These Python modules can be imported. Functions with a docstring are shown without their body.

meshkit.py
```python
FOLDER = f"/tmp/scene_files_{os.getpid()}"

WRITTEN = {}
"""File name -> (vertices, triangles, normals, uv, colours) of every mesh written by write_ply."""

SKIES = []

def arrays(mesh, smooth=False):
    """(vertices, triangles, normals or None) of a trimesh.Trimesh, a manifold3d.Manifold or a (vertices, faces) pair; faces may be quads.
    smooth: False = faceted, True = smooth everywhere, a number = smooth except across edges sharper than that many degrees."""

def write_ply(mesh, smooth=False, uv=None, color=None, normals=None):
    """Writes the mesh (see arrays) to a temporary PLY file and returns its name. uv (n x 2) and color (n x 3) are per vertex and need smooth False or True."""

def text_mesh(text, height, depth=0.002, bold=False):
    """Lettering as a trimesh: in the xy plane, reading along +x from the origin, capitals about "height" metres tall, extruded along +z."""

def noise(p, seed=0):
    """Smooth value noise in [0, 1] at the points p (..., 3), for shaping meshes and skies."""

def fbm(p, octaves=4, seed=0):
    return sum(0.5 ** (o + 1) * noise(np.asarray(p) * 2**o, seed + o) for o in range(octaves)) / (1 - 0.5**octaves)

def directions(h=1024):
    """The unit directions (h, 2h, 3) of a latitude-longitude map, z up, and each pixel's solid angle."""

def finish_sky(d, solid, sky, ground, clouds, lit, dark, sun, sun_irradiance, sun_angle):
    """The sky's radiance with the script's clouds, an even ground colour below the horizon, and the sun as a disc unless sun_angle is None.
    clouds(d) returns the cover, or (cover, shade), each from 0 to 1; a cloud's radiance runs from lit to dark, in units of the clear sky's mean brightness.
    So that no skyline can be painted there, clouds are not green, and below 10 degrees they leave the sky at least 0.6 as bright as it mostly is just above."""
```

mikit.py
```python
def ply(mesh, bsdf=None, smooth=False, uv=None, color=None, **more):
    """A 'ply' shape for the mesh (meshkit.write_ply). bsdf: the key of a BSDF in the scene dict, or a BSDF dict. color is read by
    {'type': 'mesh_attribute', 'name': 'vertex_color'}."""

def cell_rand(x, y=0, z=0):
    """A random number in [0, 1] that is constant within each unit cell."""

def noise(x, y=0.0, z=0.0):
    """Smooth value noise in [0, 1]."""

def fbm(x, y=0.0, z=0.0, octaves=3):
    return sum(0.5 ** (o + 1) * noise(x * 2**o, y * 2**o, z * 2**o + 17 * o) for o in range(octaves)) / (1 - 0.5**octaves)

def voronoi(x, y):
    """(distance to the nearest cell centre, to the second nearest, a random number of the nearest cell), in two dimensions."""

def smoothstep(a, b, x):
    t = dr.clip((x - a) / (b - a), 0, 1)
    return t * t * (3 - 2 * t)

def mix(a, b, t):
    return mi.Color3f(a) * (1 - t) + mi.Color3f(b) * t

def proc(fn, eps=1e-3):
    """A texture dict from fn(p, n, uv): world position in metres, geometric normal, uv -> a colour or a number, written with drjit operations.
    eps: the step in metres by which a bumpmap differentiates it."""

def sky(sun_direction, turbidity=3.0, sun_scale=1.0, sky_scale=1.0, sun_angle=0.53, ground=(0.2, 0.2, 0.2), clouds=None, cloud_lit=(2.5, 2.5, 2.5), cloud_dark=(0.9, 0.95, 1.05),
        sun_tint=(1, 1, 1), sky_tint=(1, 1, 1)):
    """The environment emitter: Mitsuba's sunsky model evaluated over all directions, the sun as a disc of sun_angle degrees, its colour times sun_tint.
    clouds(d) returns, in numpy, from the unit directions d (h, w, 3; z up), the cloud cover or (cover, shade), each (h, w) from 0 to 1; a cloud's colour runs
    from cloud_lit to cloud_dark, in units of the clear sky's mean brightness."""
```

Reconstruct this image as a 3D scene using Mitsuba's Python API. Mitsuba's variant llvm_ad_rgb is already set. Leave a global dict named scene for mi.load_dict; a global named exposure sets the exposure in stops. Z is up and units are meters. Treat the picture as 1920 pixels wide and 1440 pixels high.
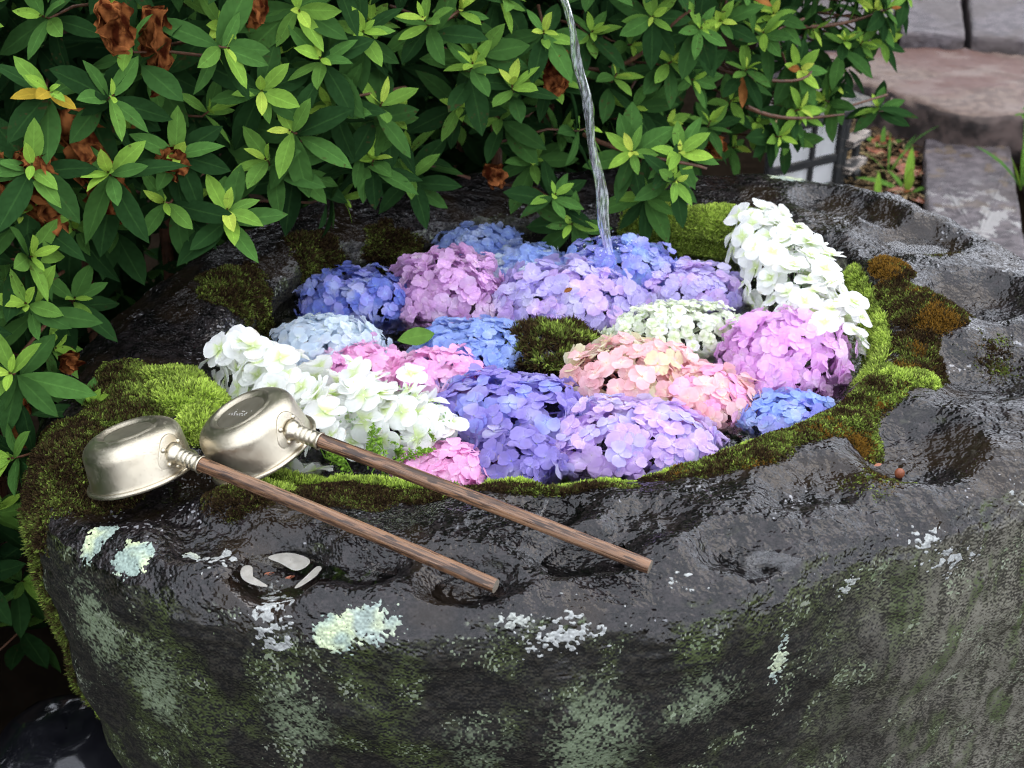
import math
import numpy as np
import drjit as dr
import mitsuba as mi
import mikit
import meshkit
from scipy.interpolate import CubicSpline, PchipInterpolator, LinearNDInterpolator

T = mi.ScalarTransform4f
scene, labels = {}, {}

# ------------------------------------------------------------------ camera, sky, exposure
EYE = np.array([0.0, 0.0, 1.33])
PITCH = math.radians(30.0)
FWD = np.array([0.0, math.cos(PITCH), -math.sin(PITCH)])
scene['camera'] = {
    'type': 'thinlens', 'fov': 40.0, 'fov_axis': 'x', 'aperture_radius': 0.0026, 'focus_distance': 1.42,
    'near_clip': 0.05, 'far_clip': 200.0,
    'to_world': T().look_at(origin=EYE.tolist(), target=(EYE + FWD).tolist(), up=[0, 0, 1])}
scene['sky'] = mikit.sky([0.55, 0.25, 0.8], turbidity=3, sun_scale=0.04, sun_angle=40, clouds=lambda d: 1.0,
                         cloud_lit=(2.38, 2.51, 2.80), ground=(0.12, 0.12, 0.11))
exposure = 3.6

# ------------------------------------------------------------------ small helpers
RNG = np.random.default_rng(7)


def unit(a):
    a = np.asarray(a, float)
    return a / np.maximum(np.linalg.norm(a, axis=-1, keepdims=True), 1e-12)


def key_of(name):
    if name not in scene and name not in labels:
        return name
    i = 1
    while f'{name}_{i:03d}' in scene or f'{name}_{i:03d}' in labels:
        i += 1
    return f'{name}_{i:03d}'


COUNT = {}


def part_key(name):
    """name, name_001, name_002 ... fast, for parts made in long loops."""
    i = COUNT.get(name, -1) + 1
    COUNT[name] = i
    return name if i == 0 else f'{name}_{i:03d}'


def put(key, V, F, bsdf, uv=None, smooth=True):
    F = np.asarray(F, int)
    if F.shape[1] == 4:
        F = np.vstack([F[:, [0, 1, 2]], F[:, [0, 2, 3]]])
    scene[key] = mikit.ply((np.asarray(V, float), F), bsdf, smooth=smooth, uv=uv)
    return key


def tag(key, label=None, cat=None, group=None, kind=None):
    labels[key] = {k: v for k, v in (('label', label), ('category', cat), ('group', group), ('kind', kind)) if v}


def grid_faces(nu, nv, wrap_u=False, wrap_v=False):
    """quads of a grid of nu x nv vertices, index u * nv + v"""
    u = np.arange(nu if wrap_u else nu - 1)
    v = np.arange(nv if wrap_v else nv - 1)
    a, b = np.meshgrid(u, v, indexing='ij')
    a, b = a.ravel(), b.ravel()
    a2, b2 = (a + 1) % nu, (b + 1) % nv
    return np.stack([a * nv + b, a2 * nv + b, a2 * nv + b2, a * nv + b2], 1)


def merge(items):
    Vs, Fs, Us, n = [], [], [], 0
    for it in items:
        V, F = np.asarray(it[0], float), np.asarray(it[1], int)
        if F.shape[1] == 4:
            F = np.vstack([F[:, [0, 1, 2]], F[:, [0, 2, 3]]])
        Vs.append(V); Fs.append(F + n); n += len(V)
        if len(it) > 2:
            Us.append(it[2])
    return np.vstack(Vs), np.vstack(Fs), (np.vstack(Us) if Us else None)


def frame_of(d):
    d = unit(d)
    a = np.array([0, 0, 1.0]) if abs(d[2]) < 0.9 else np.array([1.0, 0, 0])
    x = unit(np.cross(a, d))
    return x, np.cross(d, x), d


def lathe(profile, n=64):
    """closed profile of (r, z) revolved about z"""
    p = np.asarray(profile, float)
    t = np.arange(n) * 2 * np.pi / n
    V = np.stack([np.outer(np.cos(t), p[:, 0]), np.outer(np.sin(t), p[:, 0]), np.tile(p[:, 1], (n, 1))], -1).reshape(-1, 3)
    return V, grid_faces(n, len(p), wrap_u=True)


def tube(path, radii, n=8, cap=True):
    path = np.asarray(path, float)
    radii = np.broadcast_to(np.asarray(radii, float), len(path))
    tang = unit(np.gradient(path, axis=0))
    x, _, _ = frame_of(tang[0])
    rows = []
    ang = np.arange(n) * 2 * np.pi / n
    for p, t, r in zip(path, tang, radii):
        x = unit(x - t * (x @ t))
        y = np.cross(t, x)
        rows.append(p + r * (np.outer(np.cos(ang), x) + np.outer(np.sin(ang), y)))
    V = np.vstack(rows)
    F = grid_faces(len(path), n, wrap_v=True)
    F = np.vstack([F[:, [0, 1, 2]], F[:, [0, 2, 3]]])
    if cap:
        V = np.vstack([V, path[:1], path[-1:]])
        a = np.arange(n)
        F = np.vstack([F, np.stack([a * 0 + len(V) - 2, (a + 1) % n, a], 1),
                       np.stack([a * 0 + len(V) - 1, (len(path) - 1) * n + a, (len(path) - 1) * n + (a + 1) % n], 1)])
    return V, F


def smooth01(a, b, x):
    t = np.clip((x - a) / (b - a), 0, 1)
    return t * t * (3 - 2 * t)


# ------------------------------------------------------------------ materials
def lin(r, g, b):
    c = np.array([r, g, b]) / 255.0
    return np.where(c < 0.04045, c / 12.92, ((c + 0.055) / 1.055) ** 2.4).tolist()


sm, mix, noise, fbm = mikit.smoothstep, mikit.mix, mikit.noise, mikit.fbm


def blob(p, x, y, z, rx, ry, rz):
    """soft patch with an outline of its own on a surface: 1 inside, 0 outside"""
    d = dr.sqrt(dr.square((p.x - x) / rx) + dr.square((p.y - y) / ry) + dr.square((p.z - z) / rz))
    return sm(1.0, 0.25, d)


def stone_color(p, n, uv):
    big = fbm(p.x * 9, p.y * 9, p.z * 9, 3)
    fine = fbm(p.x * 130, p.y * 130, p.z * 130, 3)
    grit = noise(p.x * 520, p.y * 520, p.z * 520)
    top = sm(0.25, 0.7, n.z + (big - 0.5) * 0.5)
    wet = mix((0.004, 0.0036, 0.0038), (0.026, 0.021, 0.0215), sm(0.35, 0.75, fine * 0.55 + grit * 0.45))
    wet = mix(wet, mi.Color3f(0.024, 0.015, 0.008), sm(0.5, 0.66, fbm(p.x * 17 + 3, p.y * 17, p.z * 17, 2)) * 0.6)
    # drier side: dark crust, green algae, pale crusts
    lo = fbm(p.x * 8 + 11, p.y * 8, p.z * 5, 3)
    mid = fbm(p.x * 34 + 4, p.y * 34, p.z * 26, 3)
    run = fbm(p.x * 30, p.y * 30, p.z * 6 + 3, 3)
    side = mix((0.005, 0.0045, 0.0036), (0.030, 0.026, 0.019), sm(0.35, 0.75, fine * 0.5 + grit * 0.5))
    side = mix(side, mix((0.018, 0.026, 0.006), (0.062, 0.082, 0.020), grit), sm(0.46, 0.60, lo * 0.4 + mid * 0.3 + run * 0.3) * sm(0.36, 0.62, grit * 0.6 + fine * 0.4))
    right = sm(0.22, 0.55, p.x + (lo - 0.5) * 0.25)
    streak = fbm(p.x * 110, p.y * 110, p.z * 20, 3)
    side = mix(side, mix((0.036, 0.032, 0.022), (0.215, 0.200, 0.160), sm(0.35, 0.65, streak * 0.5 + grit * 0.5)), right * 0.8)
    side = mix(side, mi.Color3f(0.055, 0.085, 0.018), right * sm(0.52, 0.66, fbm(p.x * 45 + 7, p.y * 45, p.z * 9, 3)) * sm(0.3, 0.6, grit) * 0.8)
    pale = dr.maximum(dr.maximum(blob(p, -0.395, 1.065, 0.455, 0.045, 0.08, 0.09), blob(p, -0.345, 1.02, 0.40, 0.045, 0.08, 0.09)),
                      dr.maximum(blob(p, 0.073, 0.96, 0.40, 0.065, 0.12, 0.10), blob(p, -0.20, 0.98, 0.405, 0.05, 0.10, 0.07)))
    pale = dr.maximum(pale, dr.maximum(blob(p, 0.18, 0.98, 0.43, 0.06, 0.1, 0.06) * 0.7, blob(p, -0.03, 0.96, 0.39, 0.05, 0.1, 0.06) * 0.55))
    speck = 0.5 * noise(p.x * 520 + 5, p.y * 300, p.z * 280) + 0.3 * noise(p.x * 230, p.y * 150 + 3, p.z * 110) + 0.2 * grit
    m = sm(0.40, 0.68, speck + (pale - 0.5) * 0.24 + (mid - 0.5) * 0.35 + (run - 0.5) * 0.25)
    side = mix(side, mix((0.070, 0.098, 0.052), (0.25, 0.30, 0.19), grit * 0.6 + speck * 0.5), m * (0.10 + 0.85 * pale))
    dots = sm(0.765, 0.84, 0.60 * noise(p.x * 520 + 31, p.y * 300, p.z * 290) + 0.40 * mid + 0.22 * sm(0.45, 0.68, mid) * noise(p.x * 230, p.y * 150, p.z * 130 + 8))
    side = mix(side, mix((0.20, 0.28, 0.13), (0.42, 0.44, 0.36), noise(p.x * 70, p.y * 70 + 6, p.z * 70)), dots * 0.65)
    white = sm(0.735, 0.79, 0.5 * noise(p.x * 300 + 2, p.y * 300, p.z * 300) + 0.5 * fbm(p.x * 22 + 2, p.y * 22, p.z * 22, 2))
    wet = mix(wet, mi.Color3f(0.34, 0.34, 0.35), white * 0.75)
    return mix(side * 0.78, wet * 0.8, top)


def stone_rough(p, n, uv):
    big = fbm(p.x * 9, p.y * 9, p.z * 9, 3)
    top = sm(0.1, 0.55, n.z + (big - 0.5) * 0.5)
    return 0.70 - 0.61 * top + 0.05 * noise(p.x * 90, p.y * 90, p.z * 90)


def stone_bump(p, n, uv):
    w = 0.5 * fbm(p.x * 40, p.y * 40, p.z * 40, 2)
    amp = 0.35 + 0.65 * sm(0.1, 0.6, n.z)
    a = noise(p.x * 230 + w * 7, p.y * 230, p.z * 230 + w * 5)
    b = noise(p.x * 480, p.y * 480 + w * 6, p.z * 480)
    return 0.8 * amp * (0.40 * noise(p.x * 110 + w * 4, p.y * 110, p.z * 110) + 0.46 * a + 0.32 * b)


scene['mat_stone'] = {'type': 'bumpmap', 'arbitrary': mikit.proc(stone_bump, 6e-4), 'scale': 0.0034,
                      'bsdf': {'type': 'principled', 'base_color': mikit.proc(stone_color), 'roughness': mikit.proc(stone_rough), 'specular': 0.38}}


def lichen_color(p, n, uv):
    c = mix((0.30, 0.38, 0.33), (0.55, 0.62, 0.38), sm(0.35, 0.65, fbm(p.x * 60, p.y * 60, p.z * 60, 2)))
    c = mix(c, mix((0.40, 0.415, 0.39), (0.30, 0.305, 0.30), noise(p.x * 300, p.y * 300, p.z * 300)), uv.x)
    return c * (0.45 + 0.75 * noise(p.x * 520, p.y * 520, p.z * 520))


scene['mat_lichen'] = {'type': 'twosided', 'bsdf': {'type': 'diffuse', 'reflectance': mikit.proc(lichen_color)}}

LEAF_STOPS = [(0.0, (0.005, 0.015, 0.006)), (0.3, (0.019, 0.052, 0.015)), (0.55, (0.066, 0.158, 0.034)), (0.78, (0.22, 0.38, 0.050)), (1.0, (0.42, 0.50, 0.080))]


def ramp(t, stops):
    c = mi.Color3f(*stops[0][1])
    for (a, ca), (b, cb) in zip(stops, stops[1:]):
        c = mix(c, mi.Color3f(*cb), dr.clip((t - a) / (b - a), 0, 1))
    return c


def leaf_color(p, n, uv):
    k = dr.floor(uv.x)
    across = (uv.x - k - 0.1) / 0.8
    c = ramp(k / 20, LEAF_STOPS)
    c = dr.select(k > 20.5, mix((0.16, 0.055, 0.016), (0.30, 0.13, 0.04), noise(p.x * 120, p.y * 120, p.z * 120)), c)
    c = dr.select(k > 21.5, mi.Color3f(0.34, 0.24, 0.03), c)
    a = dr.abs(across - 0.5) * 2
    mid = sm(0.10, 0.03, a)
    vein = sm(0.86, 1.0, dr.abs(dr.sin((uv.y * 7 - a * 1.6) * math.pi)))
    c = c * (0.82 + 0.36 * fbm(p.x * 160, p.y * 160, p.z * 160, 2)) * (1 - 0.07 * vein)
    c = mix(c, c * 1.35 + mi.Color3f(0.01, 0.018, 0.003), mid * 0.6)
    spot = sm(0.76, 0.80, noise(p.x * 260, p.y * 260, p.z * 260)) * sm(0.55, 0.8, noise(p.x * 24, p.y * 24, p.z * 24))
    return mix(c, mi.Color3f(0.05, 0.035, 0.015), spot * 0.7)


def leaf_rough(p, n, uv):
    return 0.20 + 0.18 * noise(p.x * 110, p.y * 110, p.z * 110)


scene['mat_leaf'] = {'type': 'principledthin', 'base_color': mikit.proc(leaf_color), 'roughness': mikit.proc(leaf_rough), 'diff_trans': 0.40, 'eta': 1.62, 'spec_trans': 0.0}
scene['mat_twig'] = {'type': 'twosided', 'bsdf': {'type': 'principled', 'roughness': 0.6, 'base_color': mikit.proc(
    lambda p, n, uv: mix((0.030, 0.014, 0.007), (0.12, 0.048, 0.022), fbm(p.x * 150, p.y * 150, p.z * 150, 2)))}}
scene['mat_withered'] = {'type': 'principledthin', 'roughness': 0.45, 'diff_trans': 0.6, 'spec_trans': 0.0, 'base_color': mikit.proc(
    lambda p, n, uv: mix((0.045, 0.010, 0.004), (0.38, 0.14, 0.045), sm(0.3, 0.75, fbm(p.x * 130, p.y * 130, p.z * 60, 3))))}

# petals: uv.x = colour number + tone, uv.y = distance from the floret's eye
PETALS = [  # rim, near the eye
    ((70, 98, 205), (95, 130, 220)),      # 0 deep blue
    ((214, 148, 218), (230, 178, 228)),   # 1 mauve
    ((108, 148, 228), (150, 185, 240)),   # 2 blue
    ((178, 160, 232), (205, 195, 242)),   # 3 lavender
    ((118, 122, 225), (140, 160, 235)),   # 4 blue violet
    ((241, 243, 239), (205, 226, 120)),   # 5 white, lime eye
    ((226, 234, 206), (190, 212, 130)),   # 6 cream
    ((202, 222, 242), (228, 238, 246)),   # 7 ice blue
    ((246, 158, 220), (248, 185, 228)),   # 8 pink
    ((128, 104, 212), (150, 135, 225)),   # 9 violet
    ((108, 78, 190), (120, 100, 215)),    # 10 deep violet
    ((243, 176, 182), (246, 212, 196)),   # 11 salmon
    ((214, 208, 150), (242, 190, 180)),   # 12 salmon with green rim
    ((230, 158, 232), (240, 190, 240)),   # 13 orchid
    ((200, 155, 232), (222, 190, 242)),   # 14 lilac
    ((90, 135, 50), (120, 165, 60)),      # 15 green buds
]


def petal_color(p, n, uv):
    k = dr.floor(uv.x)
    t = (uv.x - k - 0.5) * 2
    rim, eye = mi.Color3f(0), mi.Color3f(0)
    for i, (a, b) in enumerate(PETALS):
        on = dr.abs(k - i) < 0.5
        rim = dr.select(on, mi.Color3f(*lin(*a)), rim)
        eye = dr.select(on, mi.Color3f(*lin(*b)), eye)
    c = mix(eye, rim, sm(0.05, 0.5, uv.y))
    c = c * (1 + 0.35 * t) * (0.90 + 0.20 * noise(p.x * 300, p.y * 300, p.z * 300))
    lift = dr.select(k < 0.5, 0.13, dr.select((dr.abs(k - 2) < 0.5) | (dr.abs(k - 4) < 0.5) | (dr.abs(k - 9.5) < 0.9), 0.20, 0.25))
    c = c * (0.96 - lift) + lift
    c = mix(c, mi.Color3f(0.86, 0.88, 0.86), sm(0.5, 0.8, fbm(p.x * 42, p.y * 42, p.z * 42, 2)) * 0.35)
    tan = sm(0.66, 0.74, noise(p.x * 95 + 3, p.y * 95, p.z * 95)) * sm(0.80, 1.0, uv.y) * sm(14.9, 14.5, uv.x)
    c = mix(c, mi.Color3f(0.50, 0.36, 0.20), tan * 0.5)
    c = mix(c, mix(rim, mi.Color3f(0.62, 0.70, 0.32), 0.5), sm(0.02, 0.0, uv.y))
    return dr.clip(c, 0, 0.9)


scene['mat_petal'] = {'type': 'principledthin', 'base_color': mikit.proc(petal_color), 'roughness': 0.55, 'diff_trans': 0.95, 'eta': 1.35, 'spec_trans': 0.0}

MOSS_STOPS = [(0.0, (0.030, 0.019, 0.011)), (0.22, (0.070, 0.048, 0.020)), (0.4, (0.080, 0.098, 0.024)), (0.7, (0.21, 0.29, 0.055)), (1.0, (0.48, 0.62, 0.11))]


def moss_color(p, n, uv):
    k = dr.floor(uv.x)
    c = ramp(k / 20, MOSS_STOPS)
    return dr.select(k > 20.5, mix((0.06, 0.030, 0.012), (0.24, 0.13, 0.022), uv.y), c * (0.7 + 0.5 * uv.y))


scene['mat_moss'] = {'type': 'principledthin', 'base_color': mikit.proc(moss_color), 'roughness': 0.6, 'diff_trans': 0.5, 'eta': 1.3, 'spec_trans': 0.0}
scene['mat_water'] = {'type': 'bumpmap', 'arbitrary': mikit.proc(lambda p, n, uv: noise(p.x * 45, p.y * 45, 3.0) + 0.4 * noise(p.x * 120, p.y * 120, 8.0), 2e-3), 'scale': 0.0016,
                      'bsdf': {'type': 'dielectric', 'int_ior': 1.33, 'ext_ior': 1.0}}
scene['mat_puddle'] = {'type': 'dielectric', 'int_ior': 1.33, 'ext_ior': 1.0}
scene['mat_stream'] = {'type': 'blendbsdf', 'weight': mikit.proc(lambda p, n, uv: 0.04 + 0.26 * sm(0.45, 0.75, noise(p.x * 800, p.y * 800, p.z * 70))),
                       'a': {'type': 'dielectric', 'int_ior': 1.33, 'ext_ior': 1.0}, 'b': {'type': 'twosided', 'bsdf': {'type': 'diffuse', 'reflectance': {'type': 'rgb', 'value': [0.75, 0.78, 0.82]}}}}
scene['mat_metal'] = {'type': 'twosided', 'bsdf': {'type': 'principled', 'metallic': 1.0, 'specular': 0.5,
                      'base_color': mikit.proc(lambda p, n, uv: mix((0.50, 0.44, 0.33), (0.60, 0.545, 0.43), fbm(p.x * 70, p.y * 70, p.z * 70, 3))),
                      'roughness': mikit.proc(lambda p, n, uv: 0.35 + 0.12 * sm(0.45, 0.7, fbm(p.x * 60, p.y * 60, p.z * 60, 3)) + 0.2 * sm(0.72, 0.78, noise(p.x * 700, p.y * 700, p.z * 700)))}}
scene['mat_tarnish'] = {'type': 'twosided', 'bsdf': {'type': 'principled', 'metallic': 0.9, 'roughness': 0.42, 'base_color': mikit.proc(
    lambda p, n, uv: mix((0.32, 0.285, 0.21), (0.46, 0.42, 0.325), fbm(p.x * 90, p.y * 90, p.z * 90, 3)))}}
scene['mat_scratch'] = {'type': 'twosided', 'bsdf': {'type': 'principled', 'metallic': 0.6, 'roughness': 0.4, 'base_color': {'type': 'rgb', 'value': [0.85, 0.83, 0.78]}}}


def wood_color(p, n, uv):
    g = fbm(uv.x * 15 + noise(uv.y * 26, uv.x * 5) * 2.4, uv.y * 22, 1.0, 4)
    f = noise(uv.x * 80, uv.y * 130, 2.0)
    c = mix((0.042, 0.021, 0.012), (0.195, 0.100, 0.050), sm(0.28, 0.72, g * 0.7 + f * 0.3))
    c = mix(c, mi.Color3f(0.24, 0.15, 0.095), sm(0.62, 0.74, fbm(uv.x * 40, uv.y * 7, 6.0, 2)) * 0.6)
    return mix(c, mi.Color3f(0.02, 0.011, 0.007), sm(0.63, 0.72, fbm(uv.x * 16 + 5, uv.y * 45, 9.0, 3)) * 0.8)


scene['mat_wood'] = {'type': 'bumpmap', 'arbitrary': mikit.proc(lambda p, n, uv: fbm(uv.x * 30, uv.y * 12, 1.0, 2), 2e-3), 'scale': 0.0006,
                     'bsdf': {'type': 'principled', 'base_color': mikit.proc(wood_color), 'roughness': 0.38, 'specular': 0.5}}
scene['mat_woodend'] = {'type': 'twosided', 'bsdf': {'type': 'diffuse', 'reflectance': mikit.proc(
    lambda p, n, uv: mix((0.13, 0.115, 0.095), (0.22, 0.19, 0.15), noise(p.x * 900, p.y * 900, p.z * 900)))}}
scene['mat_soil'] = {'type': 'diffuse', 'reflectance': mikit.proc(
    lambda p, n, uv: mix((0.004, 0.003, 0.002), (0.018, 0.013, 0.009), fbm(p.x * 40, p.y * 40, p.z * 40, 4)))}
scene['mat_litter'] = {'type': 'twosided', 'bsdf': {'type': 'diffuse', 'reflectance': mikit.proc(
    lambda p, n, uv: mix((0.08, 0.045, 0.022), (0.30, 0.22, 0.12), uv.x))}}
scene['mat_redleaf'] = {'type': 'twosided', 'bsdf': {'type': 'principled', 'roughness': 0.5, 'base_color': mikit.proc(
    lambda p, n, uv: mix((0.12, 0.028, 0.012), (0.28, 0.09, 0.035), fbm(p.x * 60, p.y * 60, p.z * 60, 2)))}}


def slab_color(p, n, uv):
    f = fbm(p.x * 55, p.y * 110, p.z * 55, 4)
    l = fbm(p.x * 6, p.y * 6, p.z * 6, 3)
    c = mix((0.050, 0.042, 0.045), (0.120, 0.102, 0.106), sm(0.3, 0.7, f))
    c = mix(c, mi.Color3f(0.075, 0.060, 0.054), sm(0.45, 0.65, l) * 0.6)
    pale = sm(0.52, 0.62, fbm(p.x * 38 + 3, p.y * 38, 1.0, 4) + 0.3 * (l - 0.5)) * sm(3.35, 3.0, p.y)
    c = mix(c, mi.Color3f(0.26, 0.25, 0.24), pale * 0.85)
    och = sm(0.62, 0.7, fbm(p.x * 30 + 9, p.y * 30, 4.0, 3)) * sm(2.9, 3.2, p.y) * sm(3.9, 3.5, p.y)
    return mix(c, mi.Color3f(0.15, 0.10, 0.035), och * 0.35)


def step_color(p, n, uv):
    f = fbm(p.x * 60, p.y * 60, p.z * 60, 4)
    l = fbm(p.x * 3.2 + 2, p.y * 7, p.z * 4, 3)
    c = mix((0.19, 0.145, 0.125), (0.32, 0.26, 0.22), sm(0.3, 0.7, f))
    c = mix(c, mi.Color3f(0.20, 0.11, 0.095), sm(0.46, 0.62, l) * 0.75)
    c = mix(c, mi.Color3f(0.36, 0.31, 0.28), sm(0.55, 0.7, fbm(p.x * 12, p.y * 22 + 5, p.z * 9, 3)) * 0.45)
    side = mix((0.018, 0.014, 0.013), (0.095, 0.068, 0.060), sm(0.3, 0.75, fbm(p.x * 28, p.y * 28, p.z * 22, 4)))
    return mix(side, c * mi.Color3f(0.50, 0.45, 0.43), sm(0.3, 0.75, n.z))


stone_fine = mikit.proc(lambda p, n, uv: fbm(p.x * 90, p.y * 90, p.z * 90, 3), 2e-3)
scene['mat_slab'] = {'type': 'bumpmap', 'arbitrary': stone_fine, 'scale': 0.004, 'bsdf': {'type': 'principled', 'base_color': mikit.proc(slab_color), 'roughness': 0.6, 'specular': 0.2}}
scene['mat_step'] = {'type': 'bumpmap', 'arbitrary': stone_fine, 'scale': 0.0025, 'bsdf': {'type': 'principled', 'base_color': mikit.proc(step_color), 'roughness': 0.6, 'specular': 0.2}}
scene['mat_blackwood'] = {'type': 'principled', 'roughness': 0.6, 'base_color': mikit.proc(
    lambda p, n, uv: mix((0.006, 0.007, 0.008), (0.085, 0.075, 0.06), sm(0.64, 0.82, fbm(p.x * 70, p.y * 70, p.z * 240, 3) + 0.25 * sm(0.6, 1.0, n.z))))}
scene['mat_greywood'] = {'type': 'principled', 'roughness': 0.7, 'base_color': mikit.proc(
    lambda p, n, uv: mix((0.03, 0.028, 0.026), (0.34, 0.29, 0.25), sm(0.40, 0.62, fbm(p.x * 45, p.y * 45, p.z * 300, 3))))}
scene['mat_paper'] = {'type': 'twosided', 'bsdf': {'type': 'principled', 'roughness': 0.5, 'base_color': mikit.proc(
    lambda p, n, uv: mix((0.34, 0.34, 0.325), (0.54, 0.545, 0.55), fbm(p.x * 14, p.y * 14, p.z * 9, 3)))}}
scene['mat_pebble'] = {'type': 'twosided', 'bsdf': {'type': 'principled', 'roughness': 0.35, 'base_color': mikit.proc(
    lambda p, n, uv: mix((0.20, 0.19, 0.165), (0.32, 0.305, 0.27), fbm(p.x * 220, p.y * 220, p.z * 220, 2)))}}
scene['mat_blackstone'] = {'type': 'principled', 'roughness': 0.12, 'base_color': mikit.proc(
    lambda p, n, uv: mix((0.004, 0.004, 0.006), (0.012, 0.012, 0.015), fbm(p.x * 50, p.y * 50, p.z * 50, 2)))}
scene['mat_bamboo'] = {'type': 'principled', 'roughness': 0.4, 'base_color': mikit.proc(
    lambda p, n, uv: mix((0.20, 0.19, 0.06), (0.34, 0.29, 0.12), fbm(p.x * 30, p.y * 200, p.z * 200, 2)))}

# ------------------------------------------------------------------ stone basin
CX, CY, RIM, WATER = 0.06, 1.46, 0.55, 0.516
OUT = [(-0.503, 1.22), (-0.465, 1.125), (-0.40, 1.062), (-0.319, 1.018), (-0.226, 0.984), (-0.119, 0.955), (-0.028, 0.952), (0.065, 0.958), (0.159, 0.976), (0.234, 1.005),
       (0.30, 1.048), (0.40, 1.095), (0.54, 1.16), (0.70, 1.24), (0.82, 1.37), (0.84, 1.50), (0.77, 1.61), (0.685, 1.70), (0.625, 1.82), (0.545, 1.935), (0.431, 1.99), (0.25, 2.01), (0.05, 2.02),
       (-0.15, 1.98), (-0.30, 1.88), (-0.42, 1.72), (-0.49, 1.55), (-0.515, 1.375)]
INN = [(-0.318, 1.335), (-0.295, 1.25), (-0.246, 1.197), (-0.18, 1.178), (-0.106, 1.168), (-0.005, 1.158), (0.101, 1.168), (0.215, 1.22), (0.309, 1.282), (0.398, 1.375), (0.44, 1.47),
       (0.442, 1.55), (0.442, 1.62), (0.428, 1.715), (0.38, 1.78), (0.304, 1.815), (0.177, 1.845), (0.029, 1.85), (-0.12, 1.80), (-0.253, 1.70), (-0.315, 1.58), (-0.345, 1.44)]


def polar(points):
    q = np.array(points) - [CX, CY]
    a, r = np.arctan2(q[:, 1], q[:, 0]), np.hypot(q[:, 0], q[:, 1])
    o = np.argsort(a)
    a, r = a[o], r[o]
    return CubicSpline(np.r_[a, a[0] + 2 * np.pi], np.r_[r, r[0]], bc_type='periodic')


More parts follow.
